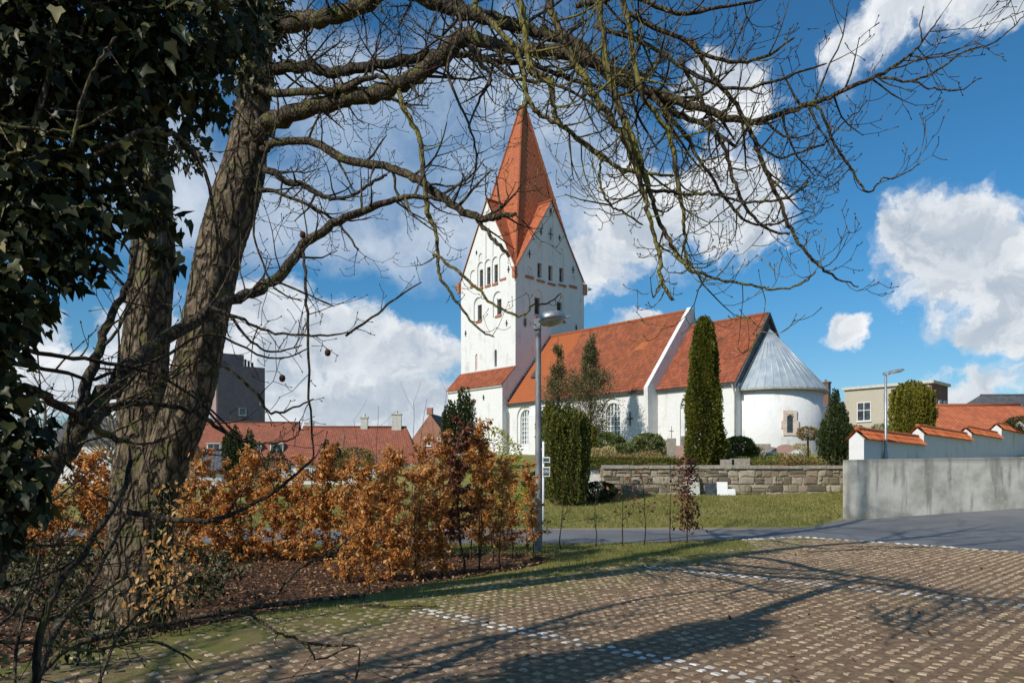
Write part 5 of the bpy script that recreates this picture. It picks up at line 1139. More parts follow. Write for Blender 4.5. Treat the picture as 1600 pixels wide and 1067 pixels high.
# dense hanging mossy group, nearer to the camera
MM = dict(m='bark_moss', sides=7, kids=6.5, kl=(.2, .7), lvl=2, droop=.05, up=.35, kr=.010, budr=.0045, ratio=.55)
DK = dict(m='bark_limb', sides=7, kids=6.5, kl=(.2, .7), lvl=2, droop=.08, up=.35, kr=.010, budr=.0045, ratio=.55)
for pts in ([(735, -60, 4.9, 12), (742, 5, 4.9, 9), (758, 28, 4.9, 9), (790, 55, 4.8, 9), (806, 80, 4.8, 9), (816, 100, 4.8, 8), (820, 125, 4.8, 7), (824, 150, 4.8, 7), (836, 172, 4.8, 7), (850, 184, 4.8, 7), (872, 193, 4.8, 7), (886, 202, 4.8, 7), (903, 216, 4.8, 6), (930, 235, 4.8, 5.5), (962, 262, 4.8, 4.5)],
            [(795, -60, 4.7, 14), (812, 5, 4.7, 12), (821, 40, 4.7, 11), (824, 80, 4.7, 10), (830, 105, 4.7, 11), (840, 117, 4.7, 12), (855, 121, 4.7, 10), (863, 135, 4.7, 8), (865, 158, 4.7, 7), (868, 185, 4.7, 5)],
            [(845, -60, 4.8, 14), (862, 15, 4.8, 12), (880, 60, 4.8, 12), (895, 92, 4.8, 11), (912, 115, 4.8, 12), (922, 140, 4.8, 12), (935, 160, 4.8, 11), (955, 185, 4.8, 10), (972, 210, 4.8, 10), (990, 250, 4.8, 9), (1005, 300, 4.8, 8), (1012, 330, 4.8, 7), (1024, 370, 4.8, 6.5), (1031, 400, 4.8, 6.5), (1031, 430, 4.8, 6.5), (1037, 448, 4.8, 6), (1052, 468, 4.8, 5)],
            [(925, -60, 4.9, 12), (940, 30, 4.9, 10), (948, 110, 4.9, 10), (970, 170, 4.9, 12), (990, 225, 4.9, 14), (1003, 265, 4.9, 12), (1012, 290, 4.9, 9), (1020, 318, 4.9, 7), (1036, 358, 4.9, 7), (1052, 387, 4.9, 7), (1075, 418, 4.9, 6.5), (1095, 428, 4.9, 5), (1130, 438, 4.9, 4), (1175, 446, 4.9, 4), (1205, 452, 4.9, 3.5), (1250, 445, 4.9, 3.2), (1273, 426, 4.9, 3)],
            [(960, -60, 5, 10), (985, 60, 5, 9), (1000, 140, 5, 8), (1040, 200, 5, 8), (1055, 260, 5, 8), (1064, 322, 5, 6), (1070, 360, 5, 5), (1069, 390, 5, 5), (1080, 414, 5, 4)],
            [(870, 185, 4.9, 6), (900, 216, 4.9, 6), (942, 246, 4.9, 6.5), (966, 260, 4.9, 6), (1000, 270, 4.9, 5.5), (1052, 275, 4.9, 4)]):
    limb(bt, pts, **MM)
for pts in ([(1080, 60, 5.4, 7), (1115, 120, 5.4, 7), (1150, 165, 5.4, 7), (1175, 210, 5.4, 7), (1188, 243, 5.4, 7), (1204, 282, 5.4, 7), (1220, 318, 5.4, 6), (1232, 352, 5.4, 6), (1252, 385, 5.4, 5), (1275, 412, 5.4, 4.5), (1300, 430, 5.4, 3.5), (1340, 448, 5.4, 2)],
            [(1060, 90, 5.4, 6), (1100, 165, 5.4, 6), (1118, 207, 5.4, 6), (1135, 237, 5.4, 6), (1144, 275, 5.4, 5.5), (1157, 308, 5.4, 5.5), (1175, 338, 5.4, 5), (1195, 356, 5.4, 4.5), (1232, 366, 5.4, 3.5)],
            [(1263, 164, 5.6, 5), (1281, 170, 5.6, 4.5), (1298, 212, 5.6, 4.2), (1312, 240, 5.6, 4), (1330, 264, 5.6, 4), (1345, 290, 5.6, 3.5), (1360, 300, 5.6, 3), (1378, 280, 5.6, 2.6), (1402, 276, 5.6, 2.2), (1436, 257, 5.6, 1.6)],
            [(940, 250, 4.9, 4), (937, 274, 4.9, 3.6), (944, 305, 4.9, 3.6), (955, 322, 4.9, 3.4), (975, 333, 4.9, 3.2), (1003, 351, 4.9, 2.8)],
            [(1000, 300, 5, 6), (1045, 300, 5, 5.5), (1075, 304, 5, 5), (1115, 304, 5, 4.5), (1160, 315, 5, 4), (1205, 314, 5, 4), (1240, 304, 5, 4), (1263, 284, 5, 4)],
            [(1020, 150, 5.6, 8), (1075, 220, 5.6, 6), (1100, 260, 5.6, 5), (1140, 320, 5.6, 5), (1165, 345, 5.6, 4), (1210, 350, 5.6, 3), (1260, 330, 5.6, 2)],
            [(1178, 215, 5.5, 4), (1206, 244, 5.5, 3.5), (1245, 240, 5.5, 3.5), (1285, 225, 5.5, 3), (1310, 200, 5.5, 2.4), (1345, 170, 5.5, 2)],
            [(980, 20, 5.2, 9), (1060, 60, 5.2, 7), (1130, 95, 5.2, 6), (1190, 90, 5.2, 5), (1240, 60, 5.2, 3)],
            [(900, 10, 5.2, 10), (980, -5, 5.2, 8), (1060, 20, 5.2, 7), (1140, 10, 5.2, 5), (1230, -10, 5.2, 3)],
            [(930, 40, 5.2, 8), (1010, 70, 5.2, 7), (1090, 120, 5.2, 6), (1160, 140, 5.2, 5), (1230, 120, 5.2, 4), (1290, 100, 5.2, 2.5)],
            [(700, -30, 6.2, 8), (720, 40, 6.2, 6), (700, 110, 6.1, 5), (725, 180, 6, 4), (745, 240, 6, 3), (735, 300, 6, 2)],
            [(735, 75, 6.2, 9), (752, 100, 6.2, 7), (765, 125, 6.1, 6), (748, 160, 6.1, 4), (732, 200, 6, 3)],
            [(760, 90, 6, 7), (800, 120, 6, 6), (860, 130, 6, 5), (920, 160, 6, 4), (960, 200, 6, 3)]):
    limb(bt, pts, **DK)
# upper crown, above the picture
random.seed(33)
for (px, d) in ((185, 9.3), (490, 7.9)):
    for k in range(13):
        py = -260-k*95; p = W(px, py, d); a = k*2.4+random.uniform(-.4, .4); mb = MB(); tips = []; L = random.uniform(2.6, 4.4)*(1.1-k*.05)
        grow(mb, p, (math.cos(a), math.sin(a), random.uniform(.35, .9)), L, .075-.0045*k, 2, 'bark_limb', 0, .10, None, .35, 4.2, .5, .22, .9); mb.build('branch', bt)
# long pale diagonal limb of a second tree, rooted beyond the left edge
lt = empty('leaning_tree', tuple(W(-120, 1080, 3.6)*np.array([1, 1, 0])), 'slender leaning tree in the near left corner whose limb crosses the big trunk', 'tree')
DL = dict(kids=5, kl=(.3, .9), lvl=2, droop=.04, up=.1)
limb(lt, [(-150, 1260, 3.5, 52), (-110, 1100, 3.5, 46), (-40, 950, 3.6, 42), (0, 868, 3.8, 38), (60, 765, 4.1, 34), (110, 690, 4.3, 31), (160, 620, 4.6, 27), (215, 562, 5, 23), (290, 510, 5.4, 19), (360, 468, 5.8, 17), (400, 455, 6, 15), (440, 428, 6.2, 16), (470, 388, 6.4, 14), (510, 357, 6.5, 14), (560, 332, 6.6, 12), (600, 317, 6.6, 10), (638, 307, 6.6, 8), (680, 311, 6.6, 6), (710, 320, 6.6, 3)], 'bark_limb', 12, **DL)
limb(lt, [(120, 660, 4.35, 22), (135, 610, 4.5, 18), (150, 560, 4.7, 15), (175, 490, 5, 12), (205, 430, 5.2, 9), (215, 360, 5.4, 6)], 'bark_dark', 7, **DL)
limb(lt, [(110, 690, 4.3, 20), (150, 655, 4.4, 16), (180, 636, 4.6, 14), (230, 630, 4.8, 9), (290, 640, 5, 7), (330, 660, 5.2, 7), (375, 690, 5.3, 5)], 'bark_dark', 7, kids=4, kl=(.2, .6), lvl=1)
limb(lt, [(-60, 600, 3.4, 18), (40, 610, 3.6, 15), (80, 625, 3.9, 15), (130, 655, 4.1, 13), (160, 675, 4.2, 12), (200, 690, 4.3, 9)], 'bark_limb', 8, kids=4, kl=(.3, .8), lvl=1)
random.seed(5)
for pts in ([(-40, 520, 4, 9), (60, 550, 4.2, 7), (150, 565, 4.4, 6), (230, 580, 4.6, 5), (310, 625, 4.9, 4), (380, 690, 5.2, 2)], [(-40, 560, 4, 8), (70, 575, 4.3, 7), (150, 590, 4.6, 6), (250, 560, 5, 5), (330, 520, 5.2, 4), (420, 560, 5.4, 3), (480, 545, 5.5, 2)],
            [(330, 480, 5.5, 7), (380, 500, 5.5, 5), (430, 520, 5.5, 4), (500, 524, 5.5, 3.5), (548, 520, 5.5, 2)], [(360, 495, 5.6, 6), (400, 540, 5.6, 4), (430, 550, 5.6, 3), (470, 540, 5.6, 2)], [(345, 570, 5.4, 5), (400, 612, 5.4, 4.5), (420, 644, 5.4, 4), (450, 640, 5.4, 3.5), (488, 624, 5.4, 2.5)],
            [(300, 610, 5.3, 4), (360, 680, 5.3, 4), (400, 690, 5.3, 3.5), (440, 690, 5.3, 3), (465, 680, 5.3, 2)], [(474, 395, 6.2, 5), (478, 450, 5.8, 5), (481, 520, 5.5, 4.5), (483, 620, 5.5, 4), (490, 710, 5.5, 3)],
            [(420, 225, 5.6, 5), (400, 300, 5.6, 4), (400, 380, 5.6, 3.5), (430, 450, 5.6, 3), (470, 470, 5.6, 2)], [(380, 470, 5.7, 4), (420, 440, 5.7, 4), (520, 478, 5.7, 2), ], [(540, 525, 6, 4), (590, 490, 6, 3.5), (620, 465, 6, 3), (657, 442, 6, 2)],
            [(200, 800, 5, 10), (270, 812, 5, 9), (330, 812, 5, 8), (380, 795, 5, 6), (440, 760, 5, 5), (490, 715, 5, 3)], [(205, 720, 4.6, 8), (190, 770, 4.4, 8), (160, 820, 4.2, 9), (110, 890, 4, 10), (70, 960, 3.8, 12), (55, 1080, 3.7, 13)]):
    limb(lt, pts, 'bark_dark', 6, kids=6, kl=(.12, .45), lvl=1, droop=.02, up=.1, kr=.006, budr=.005)
for k, (px, py, d) in enumerate(((512, 551, 5.5), (441, 591, 5.4), (473, 367, 5.6))):
    mb = MB(); p = W(px, py, d); mb.lathe([(0, -.028), (.018, -.02), (.024, 0), (.018, .02), (0, .028)], tuple(p), 8, 'seed'); mb.tube([p+np.array([0, 0, .02]), p+np.array([-.03, 0, .05]), p+np.array([-.12, 0, .05])], [.003]*3, 4, 'bark_dark'); mb.build('seed_ball', lt)
# low branches near the ground, bottom left
lb = empty('bramble', tuple(W(100, 1040, 5.2)*np.array([1, 1, 0])), 'tangle of bare low twigs sprawling over the pavers at lower left', 'shrub')
random.seed(12)
for pts in ([(40, 1075, 4.6, 9), (110, 1010, 4.8, 11), (190, 988, 5, 10), (250, 975, 5.2, 8), (320, 960, 5.4, 8), (380, 955, 5.5, 6), (430, 985, 5.4, 5), (480, 1005, 5.3, 5), (555, 1008, 5.2, 3)], [(-20, 1000, 4.4, 7), (60, 1005, 4.6, 6), (150, 1015, 4.8, 5), (230, 1000, 5, 5), (300, 1030, 5, 3)],
            [(380, 955, 5.5, 5), (430, 930, 5.5, 4), (455, 900, 5.5, 4), (480, 880, 5.5, 3.5), (520, 860, 5.6, 3), (560, 830, 5.6, 2)], [(480, 1005, 5.3, 4), (500, 1030, 5.3, 3), (558, 1010, 5.2, 3), (556, 1060, 5.2, 4)],
            [(55, 1080, 3.9, 9), (90, 980, 4.2, 8), (130, 930, 4.5, 7), (170, 860, 4.8, 5), (205, 800, 5, 3)], [(20, 1090, 4, 6), (30, 980, 4.2, 5), (60, 900, 4.4, 4), (50, 840, 4.5, 3)], [(150, 1090, 4.4, 6), (180, 1000, 4.7, 5), (240, 940, 5, 4), (300, 900, 5.4, 3)], [(-30, 940, 4.4, 9), (60, 965, 4.6, 7), (120, 950, 4.9, 6), (200, 900, 5.2, 4)]):
    limb(lb, pts, 'bark_limb', 6, kids=5, kl=(.12, .4), lvl=1, droop=.0, up=.15, kr=.006)

# ------------------------------------------------------------------ ivy
random.seed(3)
def ivy_cloud(name, root, C, n, lf, ext):
    """leaves scattered round a list of (x,y,z,r) blobs"""
    C = np.array(C); wgt = C[:, 3]**2; k = rng.choice(len(C), n, p=wgt/wgt.sum()); u = unit(n); rr = rng.random(n)**.45
    P = C[k, :3]+u*(C[k, 3]*rr)[:, None]*np.array(ext); D = u*.5+rng.normal(0, .45, (n, 3))+np.array([0, 0, -.75]); N = u+rng.normal(0, .5, (n, 3))+np.array([-.3, -.4, .4])
    L = (.35+.95*rng.random(n)**1.2)*lf; return leaves(name, P, D, N, L, L*.8, 'ivy', 'ivy', root)
it = empty('ivy_tree', tuple(W(-20, 1100, 3.3)*np.array([1, 1, 0])), 'ivy smothered tree filling the dark left edge and upper left corner', 'tree')
trunk(it, [(-110, 1400, 3.35, 190), (-95, 1000, 3.35, 120), (-80, 700, 3.4, 100), (-50, 400, 3.45, 95), (-10, 100, 3.5, 100), (10, -300, 3.6, 90), (-30, -800, 3.8, 60), (-20, -1300, 4, 30)], 'bark_dark', sides=20)
C = []
def blobpx(px, py, d, r): p = W(px, py, d); C.append((*p, r))
for py in range(-300, 420, 90): blobpx(random.uniform(-60, 60), py, 3.5, .42)
for (px, py, r, d) in ((60, 40, .42, 3.6), (150, 30, .40, 3.7), (240, 40, .38, 3.8), (320, 30, .34, 3.9), (60, 140, .38, 3.6), (150, 150, .36, 3.7), (230, 150, .33, 3.8), (300, 110, .28, 3.9), (100, 240, .33, 3.6), (190, 240, .25, 3.7), (40, 300, .34, 3.5), (120, 330, .22, 3.6), (200, 320, .16, 3.7), (60, 400, .22, 3.5), (110, 420, .12, 3.6), (30, 480, .18, 3.5), (235, 340, .12, 3.9), (262, 400, .09, 3.9), (275, 345, .08, 3.9), (150, 400, .09, 3.7), (380, 0, .20, 4.2), (385, 60, .14, 4.3), (0, 340, .3, 3.5), (60, 330, .25, 3.5),
                       (100, -100, .36, 3.8), (250, -100, .36, 4), (-120, 200, .4, 3.5), (-120, 450, .3, 3.4)): blobpx(px, py, d, r)
for py in range(420, 880, 34): blobpx(random.uniform(-80, -5)+26*math.sin(py*.02), py, 3.3, random.uniform(.18, .27))
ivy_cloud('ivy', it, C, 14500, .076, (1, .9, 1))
for pts in ([(-40, 330, 3.5, 14), (20, 270, 3.4, 11), (60, 180, 3.4, 10), (85, 60, 3.4, 8), (100, -40, 3.4, 8)], [(-20, 420, 3.4, 12), (40, 250, 3.5, 9), (80, 150, 3.5, 8), (130, 40, 3.5, 6)], [(100, 270, 3.6, 10), (170, 230, 3.5, 9), (230, 205, 3.6, 8), (280, 215, 3.7, 7), (320, 270, 3.8, 6), (340, 380, 3.9, 4)],
            [(110, 230, 3.3, 5), (130, 150, 3.3, 5), (155, 95, 3.3, 5), (180, 60, 3.3, 4)], [(-20, 190, 3.3, 5), (50, 200, 3.3, 4), (110, 205, 3.35, 4), (180, 170, 3.4, 3)]):
    limb(it, pts, 'bark_limb', 7, kids=4, kl=(.15, .5), lvl=1, up=.0, droop=.1, kr=.006)
C = []      # ivy on the upper stems and the dark side of the big trunk
for (px, py, r, d) in ((225, 60, .42, 8.2), (215, 150, .38, 8.1), (235, 230, .32, 8), (210, 320, .22, 8), (250, 330, .18, 7.9), (245, 390, .13, 7.8), (330, 60, .45, 8.1), (395, 30, .36, 8), (390, 110, .30, 7.9), (420, 60, .22, 7.8), (330, 160, .30, 8), (300, 240, .22, 7.9), (360, -60, .5, 8.2), (200, -60, .5, 8.4), (410, -160, .45, 8.2), (180, -260, .5, 8.8), (100, 100, .5, 8.6), (60, 250, .4, 8.6), (440, 15, .16, 7.7), (525, 15, .1, 7.3)): blobpx(px, py, d, r)
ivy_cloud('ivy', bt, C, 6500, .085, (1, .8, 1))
C = []
for py in range(700, 980, 18): blobpx(252+random.uniform(-8, 14), py, 7.75, .10)
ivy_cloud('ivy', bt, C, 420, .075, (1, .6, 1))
# undergrowth at the far left foot
C = []
for k in range(26): x, y = random.uniform(-6.5, -3.6), random.uniform(5.5, 10.5); C.append((x, y, random.uniform(.05, .5), random.uniform(.15, .35)))
for k in range(14): x, y = random.uniform(-9, -4.9), random.uniform(9.5, 12.5); C.append((x, y, random.uniform(.2, .6), random.uniform(.2, .4)))
tag(ivy_cloud('undergrowth', None, C, 3200, .07, (1, 1, .8)), 'dark ivy and dead leaves under the trees at the left', 'undergrowth', None, 'stuff')
# ------------------------------------------------------------------ beech hedge
def beech(h, w_, n, seed_, lf=.075, m='beech', bare=.35, dens=1.0, lean=0, rm=.5):
    """template plant at the origin: stem mesh + leaf mesh"""
    random.seed(seed_); mb = MB(); P = []; D = []; x = 0
    ns = random.choice((1, 2, 2))
    for s_ in range(ns):
        bx_, by_ = random.uniform(-.12, .12), random.uniform(-.08, .08); pts = [Vector((bx_, by_, -.1))]; rad = [.020]
        for k in range(1, 9): pts.append(pts[-1]+Vector((random.gauss(0, .035)+lean*.02, random.gauss(0, .03), h*1.02/8))); rad.append(.020*(1-.85*k/8))
        mb.tube(pts, rad, 6, 'bark_limb')
        for k in range(int(26*dens/ns)+8):
            t = bare*.55+(1-bare*.55)*random.random(); i = min(int(t*8), 7); p = pts[i].lerp(pts[i+1], t*8-i); a = random.uniform(0, 6.28); L = w_*random.uniform(.35, .8)*(1.1-.5*t)
            dd = Vector((math.cos(a), math.sin(a)*.8, random.uniform(.2, .9))).normalized(); q = [p]
            for j in range(4): dd = (dd+vrand(.16)+Vector((0, 0, .04))).normalized(); q.append(q[-1]+dd*L/4)
            mb.tube(q, [.006, .005, .004, .003, .0015], 3, 'bark_limb', cap=False)
            for j in range(int(n/(26*dens+8))+1):
                u = random.random()*4; c_ = q[min(int(u), 3)].lerp(q[min(int(u), 3)+1], u-int(u)) if u < 4 else q[4]
                P.append(c_+vrand(.028)); D.append(dd*.5+vrand(.45)+Vector((0, 0, -.55)))
    root = bpy.data.objects.new('beech_plant', None); COL.objects.link(root); root.empty_display_size = .3
    mb.build('stem', root, keep=False); P = np.array(P); n = len(P); L = rng.uniform(.6, 1.25, n)*lf; r = np.clip(rng.normal(rm, .27, n), 0, 1)
    leaves('foliage', P, np.array(D), unit(n)+np.array([-.3, -.5, .3]), L, L*.55, 'leaf', m, root, r, keep=False); return root
GH = 'beech plants of the hedge'
prot = [beech(2.08, .74, 1850, 100+k, .080, 'beech', .12, 1.25, 0, .40+.045*k) for k in range(6)] + [beech(2.6, .70, 1350, 200+k, .08, 'beech' if k < 3 else 'beech_dark', .38, .95, 0, .45) for k in range(4)]  # last template: backlit look of the hedge tops put into darker leaves
usedp = [False]*len(prot); hedge = []
def ordn(k): return ['first', 'second', 'third', 'fourth', 'fifth', 'sixth', 'seventh', 'eighth', 'ninth', 'tenth', 'eleventh', 'twelfth', 'thirteenth', 'fourteenth', 'fifteenth', 'sixteenth', 'seventeenth', 'eighteenth', 'nineteenth', 'twentieth', 'twenty first', 'twenty second', 'twenty third', 'twenty fourth', 'twenty fifth', 'twenty sixth', 'twenty seventh', 'twenty eighth', 'twenty ninth', 'thirtieth'][k]
def plant(k, x, y, s_, label, group, sz=1.0):
    if not usedp[k]: o = prot[k]; usedp[k] = True
    else: o = copy_tree(prot[k])
    o.location = (x, y, gh(x, y)+bed_h(x, y)); o.rotation_euler = (0, 0, random.uniform(-.6, .6)+random.choice((0, math.pi))); o.scale = (s_, s_, s_*sz)
    return tag(o, label, 'hedge plant', group)
random.seed(77)
for i in range(30):
    x = .28-.36*i+random.uniform(-.05, .05); y = 14.75+random.uniform(-.22, .22)-.0*i
    if i < 3: k = random.choice((6, 7)); s_ = .74+.06*i; sz = 1
    elif i < 7: k = random.choice((6, 7, 8, 9, 2)); s_ = random.uniform(.9, 1.02); sz = 1
    else: k = random.randrange(6); s_ = random.uniform(.93, 1.10); sz = random.uniform(.92, 1.08)
    plant(k, x, y, s_, f'orange brown beech, {ordn(i)} plant in the hedge row counting from the lamp post', GH, sz)
x0s = [(575, 10.9, .80, 0), (545, 11.9, .86, 3), (612, 11.9, .86, 1), (650, 12.4, .92, 5), (690, 12.6, .94, 2), (717, 13.0, 1.05, 9), (790, 13.6, .78, 6), (745, 13.5, 1.0, 8)]
labs = ['lowest beech standing closest to the pavers in front of the hedge', 'left neighbour of the closest front beech', 'right neighbour of the closest front beech', 'third front beech, right of the bright orange pair', 'fourth front beech before the hedge, with thin stem', 'tall front row beech, leaves coloured dark as if backlit', 'last front beech before the lamp post, sparse', 'front beech beside the yellow shrub']
for (px, d, s_, k), l in zip(x0s, labs): plant(k, (px-800)*d/F, d, s_, l, 'beech plants standing in front of the hedge')
for k, u in enumerate(usedp):
    if not u:
        for ch in [o for o in list(COL.objects) if o.parent == prot[k]]: bpy.data.objects.remove(ch)
        bpy.data.objects.remove(prot[k])
# thin whips rising over the hedge
for k, (px, h, d) in enumerate(((563, 2.75, 14.9), (600, 3.0, 14.9), (640, 3.1, 14.6), (655, 3.2, 14.9), (676, 3.3, 14.9))):
    x = (px-800)*d/F; root = empty('bare_sapling', (x, d, 0), 'bare thin whip rising above the hedge, ' + ['leftmost of five', 'second of five', 'middle of five', 'fourth of five', 'rightmost and tallest of five'][k], 'sapling', 'whips above the hedge'); mb = MB(); tips = []
    grow(mb, (x, d, 0), (0, 0, 1), h, .012, 1, 'bark_limb', 0, .12, tips, .15, 3, .22, .10, .5); mb.build('stem', root)
# saplings beyond the lamp
for k, (px, d, h, nl) in enumerate(((877, 16.2, 1.5, 10), (932, 16.6, 1.3, 0), (973, 16.7, 1.7, 34), (1006, 17.0, 1.75, 44), (1048, 17.5, 1.85, 40), (1074, 17.6, 1.95, 520), (790, 15.9, .9, 12), (826, 15.8, .8, 8))):
    x = (px-800)*d/F; root = empty('sapling', (x, d, 0), ['slim forked sapling just right of the street lamp', 'leafless forked sapling between two leafy ones', 'thin sapling with few brown leaves, third from the lamp', 'sapling with brown leaf clusters left of the leafy dark pair', 'slender twiggy sapling leaning beside the dark leaved one', 'young tree with dense dark purple brown leaves at the row end', 'tiny sapling stub just left of the street lamp', 'short thin shoot at the foot of the street lamp'][k], 'sapling', 'saplings along the grass strip'); random.seed(40+k)
    mb = MB(); tips = []; 
    pts = [Vector((x, d, -.05))]; 
    for j in range(8): pts.append(pts[-1]+Vector((random.gauss(0, .02), random.gauss(0, .02), h/8)))
    mb.tube(pts, [.016*(1-.8*j/8) for j in range(9)], 6, 'bark_dark'); P = []; D = []
    for j in range(9 if k != 6 else 4):
        t = random.uniform(.25, .95); i = int(t*8); a = random.uniform(0, 6.28); grow(mb, pts[i], (math.cos(a), math.sin(a)*.6, .9), h*random.uniform(.14, .30), .006, 1, 'bark_dark', 0, .1, tips, .06, 3, .5, .2, .7)
    for j in range(nl):
        b_ = random.choice(tips)[0].lerp(pts[random.randrange(3, 9)], random.random()**1.5*.6) if k < 5 else pts[random.randrange(2, 9)]+Vector((random.gauss(0, .14), random.gauss(0, .12), random.gauss(0, .08))); P.append(b_+vrand(.03)); D.append(vrand(.5)+Vector((0, 0, -.3)))
    mb.build('stem', root)
    if nl: P = np.array(P); L = rng.uniform(.06, .12, nl); leaves('foliage', P, np.array(D), unit(nl)+np.array([0, -.5, .2]), L, L*.6, 'leaf', 'beech_dark', root)
# shoots with dead leaves at the foot of the big trunk
root = empty('beech_shoots', (-3.55, 7.5, 0), 'pale brown beech shoots growing round the foot of the big trunk', 'shrub'); random.seed(8); mb = MB(); P = []; D = []
for k in range(16):
    px = random.uniform(170, 300); d = random.uniform(7.2, 7.6); x = (px-800)*d/F; h = random.uniform(.35, 1.75) if px > 225 else random.uniform(.3, 1.0); q = [Vector((x, d, 0))]
    for j in range(7): q.append(q[-1]+Vector((random.gauss(0, .05), random.gauss(0, .03), h/7)))
    mb.tube(q, [.006*(1-.7*j/7) for j in range(8)], 4, 'bark_limb')
    for j in range(int(22*h)): P.append(q[random.randrange(2, 8)]+vrand(.05)); D.append(vrand(.5)+Vector((0, 0, -.6)))
mb.build('stem', root); P = np.array(P); L = rng.uniform(.04, .085, len(P)); leaves('foliage', P, np.array(D), unit(len(P))+np.array([-.3, -.6, .2]), L, L*.55, 'leaf', 'beech', root, np.clip(rng.random(len(P))*.6+.4, 0, 1))
# leaf litter, grass
def scatter(poly, n, dens=None):
    out = []; xs_ = [p[0] for p in poly]; ys_ = [p[1] for p in poly]
    while len(out) < n:
        x, y = random.uniform(min(xs_), max(xs_)), random.uniform(min(ys_), max(ys_))
        if in_poly(x, y, poly) and (dens is None or random.random() < dens(x, y)): out.append((x, y))
    return out
random.seed(15)
LP = [(-9, 5), (-4.1, 6.3), (-3.2, 7.9), (-2.5, 9.1), (-1.05, 11.1), (.3, 12.9), (.9, 14.2), (.2, 15.6), (-11, 15.6)]
S1 = scatter(LP, 17000); S1 += [(x, y) for x, y in scatter([(-6, 3), (3, 5.5), (9, 12), (5, 16), (0, 14)], 500)]+scatter([(-9, 22.5), (9, 22.8), (12, 29.5), (-9, 29.5)], 350)
P = np.array([(x, y, gh(x, y)+bed_h(x, y)+.02+random.random()*.03) for x, y in S1]); n = len(P); L = rng.uniform(.035, .075, n)
tag(leaves('leaf_litter', P, unit(n)*np.array([1, 1, .35]), unit(n)*.5+np.array([0, 0, 1]), L, L*.6, 'leaf', 'litter', None), 'brown fallen leaves covering the bed below the hedge', 'leaves', None, 'stuff')
def gd(x, y):
    e = seg_d(x, y, PARK)
    if in_poly(x, y, PARK): return max(0, .95-e/1.0+.35*fbm2(x*2.2, y*2.2)*(1 if e < 1.6 else 0)) if x < 5.6 else .02
    return .8
GPL = [(-2.7, 9.0), (-1.1, 11.1), (.35, 12.8), (.9, 14.4), (-1, 15.3), (-12, 15.4), (-12, 17.3), (2, 17.3), (5.2, 18.1), (5.9, 18.1), (5.0, 15.6), (3.2, 13.6), (1.2, 11.6), (-1.0, 9.4), (-3.0, 7.4)]
S2 = scatter(GPL, 30000, gd); P = np.array([(x, y, gh(x, y)+.008) for x, y in S2]); n = len(P)
L = rng.uniform(.025, .075, n); D = np.stack([rng.normal(0, .45, n), rng.normal(0, .45, n), np.ones(n)], 1)
tag(leaves('grass', P, D, unit(n), L, np.full(n, .007), 'blade', 'grassblade', None), 'short grass strip between the pavers and the road', 'grass', None, 'stuff')
S3 = scatter([(-12, 22.3), (2, 22.4), (9, 22.8), (10.7, 24.3), (13.6, 30.3), (-12, 30.3)], 46000); P = np.array([(x, y, gh(x, y)) for x, y in S3]); n = len(P)
L = rng.uniform(.04, .11, n); D = np.stack([rng.normal(0, .5, n), rng.normal(0, .5, n), np.ones(n)], 1)
tag(leaves('lawn_grass', P, D, unit(n), L, np.full(n, .016), 'blade', 'grassblade', None), 'sloping lawn grass below the stone wall', 'grass', None, 'stuff')
# fallen branch at the bed edge
mb = MB(); random.seed(2); Q = smooth_path([(-3.3, 8.25, .05), (-2.9, 8.7, .07), (-2.3, 9.3, .06), (-1.9, 9.6, .05)], 4); mb.tube([Vector(q) for q in Q], [.028]*len(Q), 7, 'bark', rough=.3)
tag(mb.build('fallen_branch'), 'pale fallen branch lying along the leafy bed edge', 'branch')
mb = MB(); Q = smooth_path([(-1.9, 8.95, .04), (-1.3, 8.85, .05), (-.9, 8.9, .04)], 4); mb.tube([Vector(q) for q in Q], [.016]*len(Q), 7, 'bark_moss', rough=.3); tag(mb.build('fallen_branch'), 'short mossy stick lying on the pavers', 'branch')
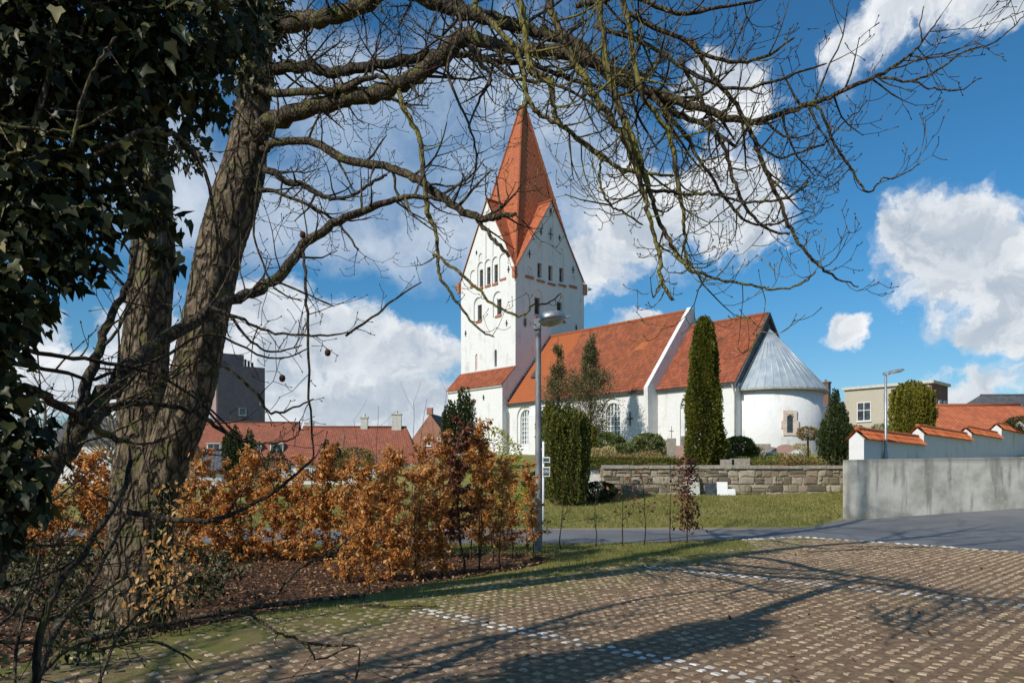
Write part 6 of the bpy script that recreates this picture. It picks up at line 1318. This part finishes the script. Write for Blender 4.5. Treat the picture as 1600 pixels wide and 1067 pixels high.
# ------------------------------------------------------------------ bare trees further off
def bare_tree(name, x, y, z, h, r, label, group, seed_, m='bark_far', lv=3, kids=3.0, spread=.9, cat='tree', t0=.22):
    random.seed(seed_); root = empty(name, (x, y, z), label, cat, group); mb = MB(); p = Vector((x, y, z-.2)); pts = [p]; rad = [r*1.25]; n = 10
    for k in range(n): pts.append(pts[-1]+Vector((random.gauss(0, .02*h), random.gauss(0, .02*h), h*.85/n))); rad.append(r*(1-.85*(k+1)/n))
    mb.tube(pts, rad, 10, m); mb.build('trunk', root); mb = MB()
    for k in range(26):
        t = t0+(.98-t0)*(k+random.random())/26; i = min(int(t*n), n-1); q = pts[i].lerp(pts[i+1], t*n-i); a = k*2.4+random.uniform(-.5, .5); L = h*.42*(1.15-t)*random.uniform(.7, 1.1)
        grow(mb, q, (math.cos(a), math.sin(a), random.uniform(.35, 1.0)), L, rad[i]*.5, lv-1, m, 0, .12, None, h*.045, kids*1.2, .52, .22, spread)
    mb.build('crown', root); return root
GF = 'bare trees beyond the hedge at the left'
bare_tree('bare_tree', -21.5, 40, .3, 8.5, .16, 'bare leafless tree left of the pale house', GF, 1, kids=4.2)
bare_tree('bare_tree', -19.2, 36, .3, 7.2, .14, 'bare leafless tree between the leaning limb and the big trunk', GF, 2, kids=4.2)
bare_tree('bare_tree', -27, 42, .3, 9.0, .18, 'bare leafless tree at the far left edge behind the ivy', GF, 3, kids=4.2)
bare_tree('bare_tree', (532-800)*78/F, 78, .5, 7.0, .18, 'round topped bare tree in front of the low house roof', None, 4, kids=5)
bare_tree('bare_tree', (590-800)*76/F, 76, .5, 4.2, .10, 'small bare tree right of the round topped one', None, 5, kids=4)
GB = 'bare trees behind the photographer'
bare_tree('roadside_tree', -8.6, -1.4, 0, 12.5, .26, 'large bare tree standing nearest behind the camera at the left', GB, 6, 'bark_dark', 3, 2.6)
bare_tree('roadside_tree', -3.6, -5.5, 0, 14, .28, 'large bare tree standing farther behind the camera', GB, 7, 'bark_dark', 3, 2.6)
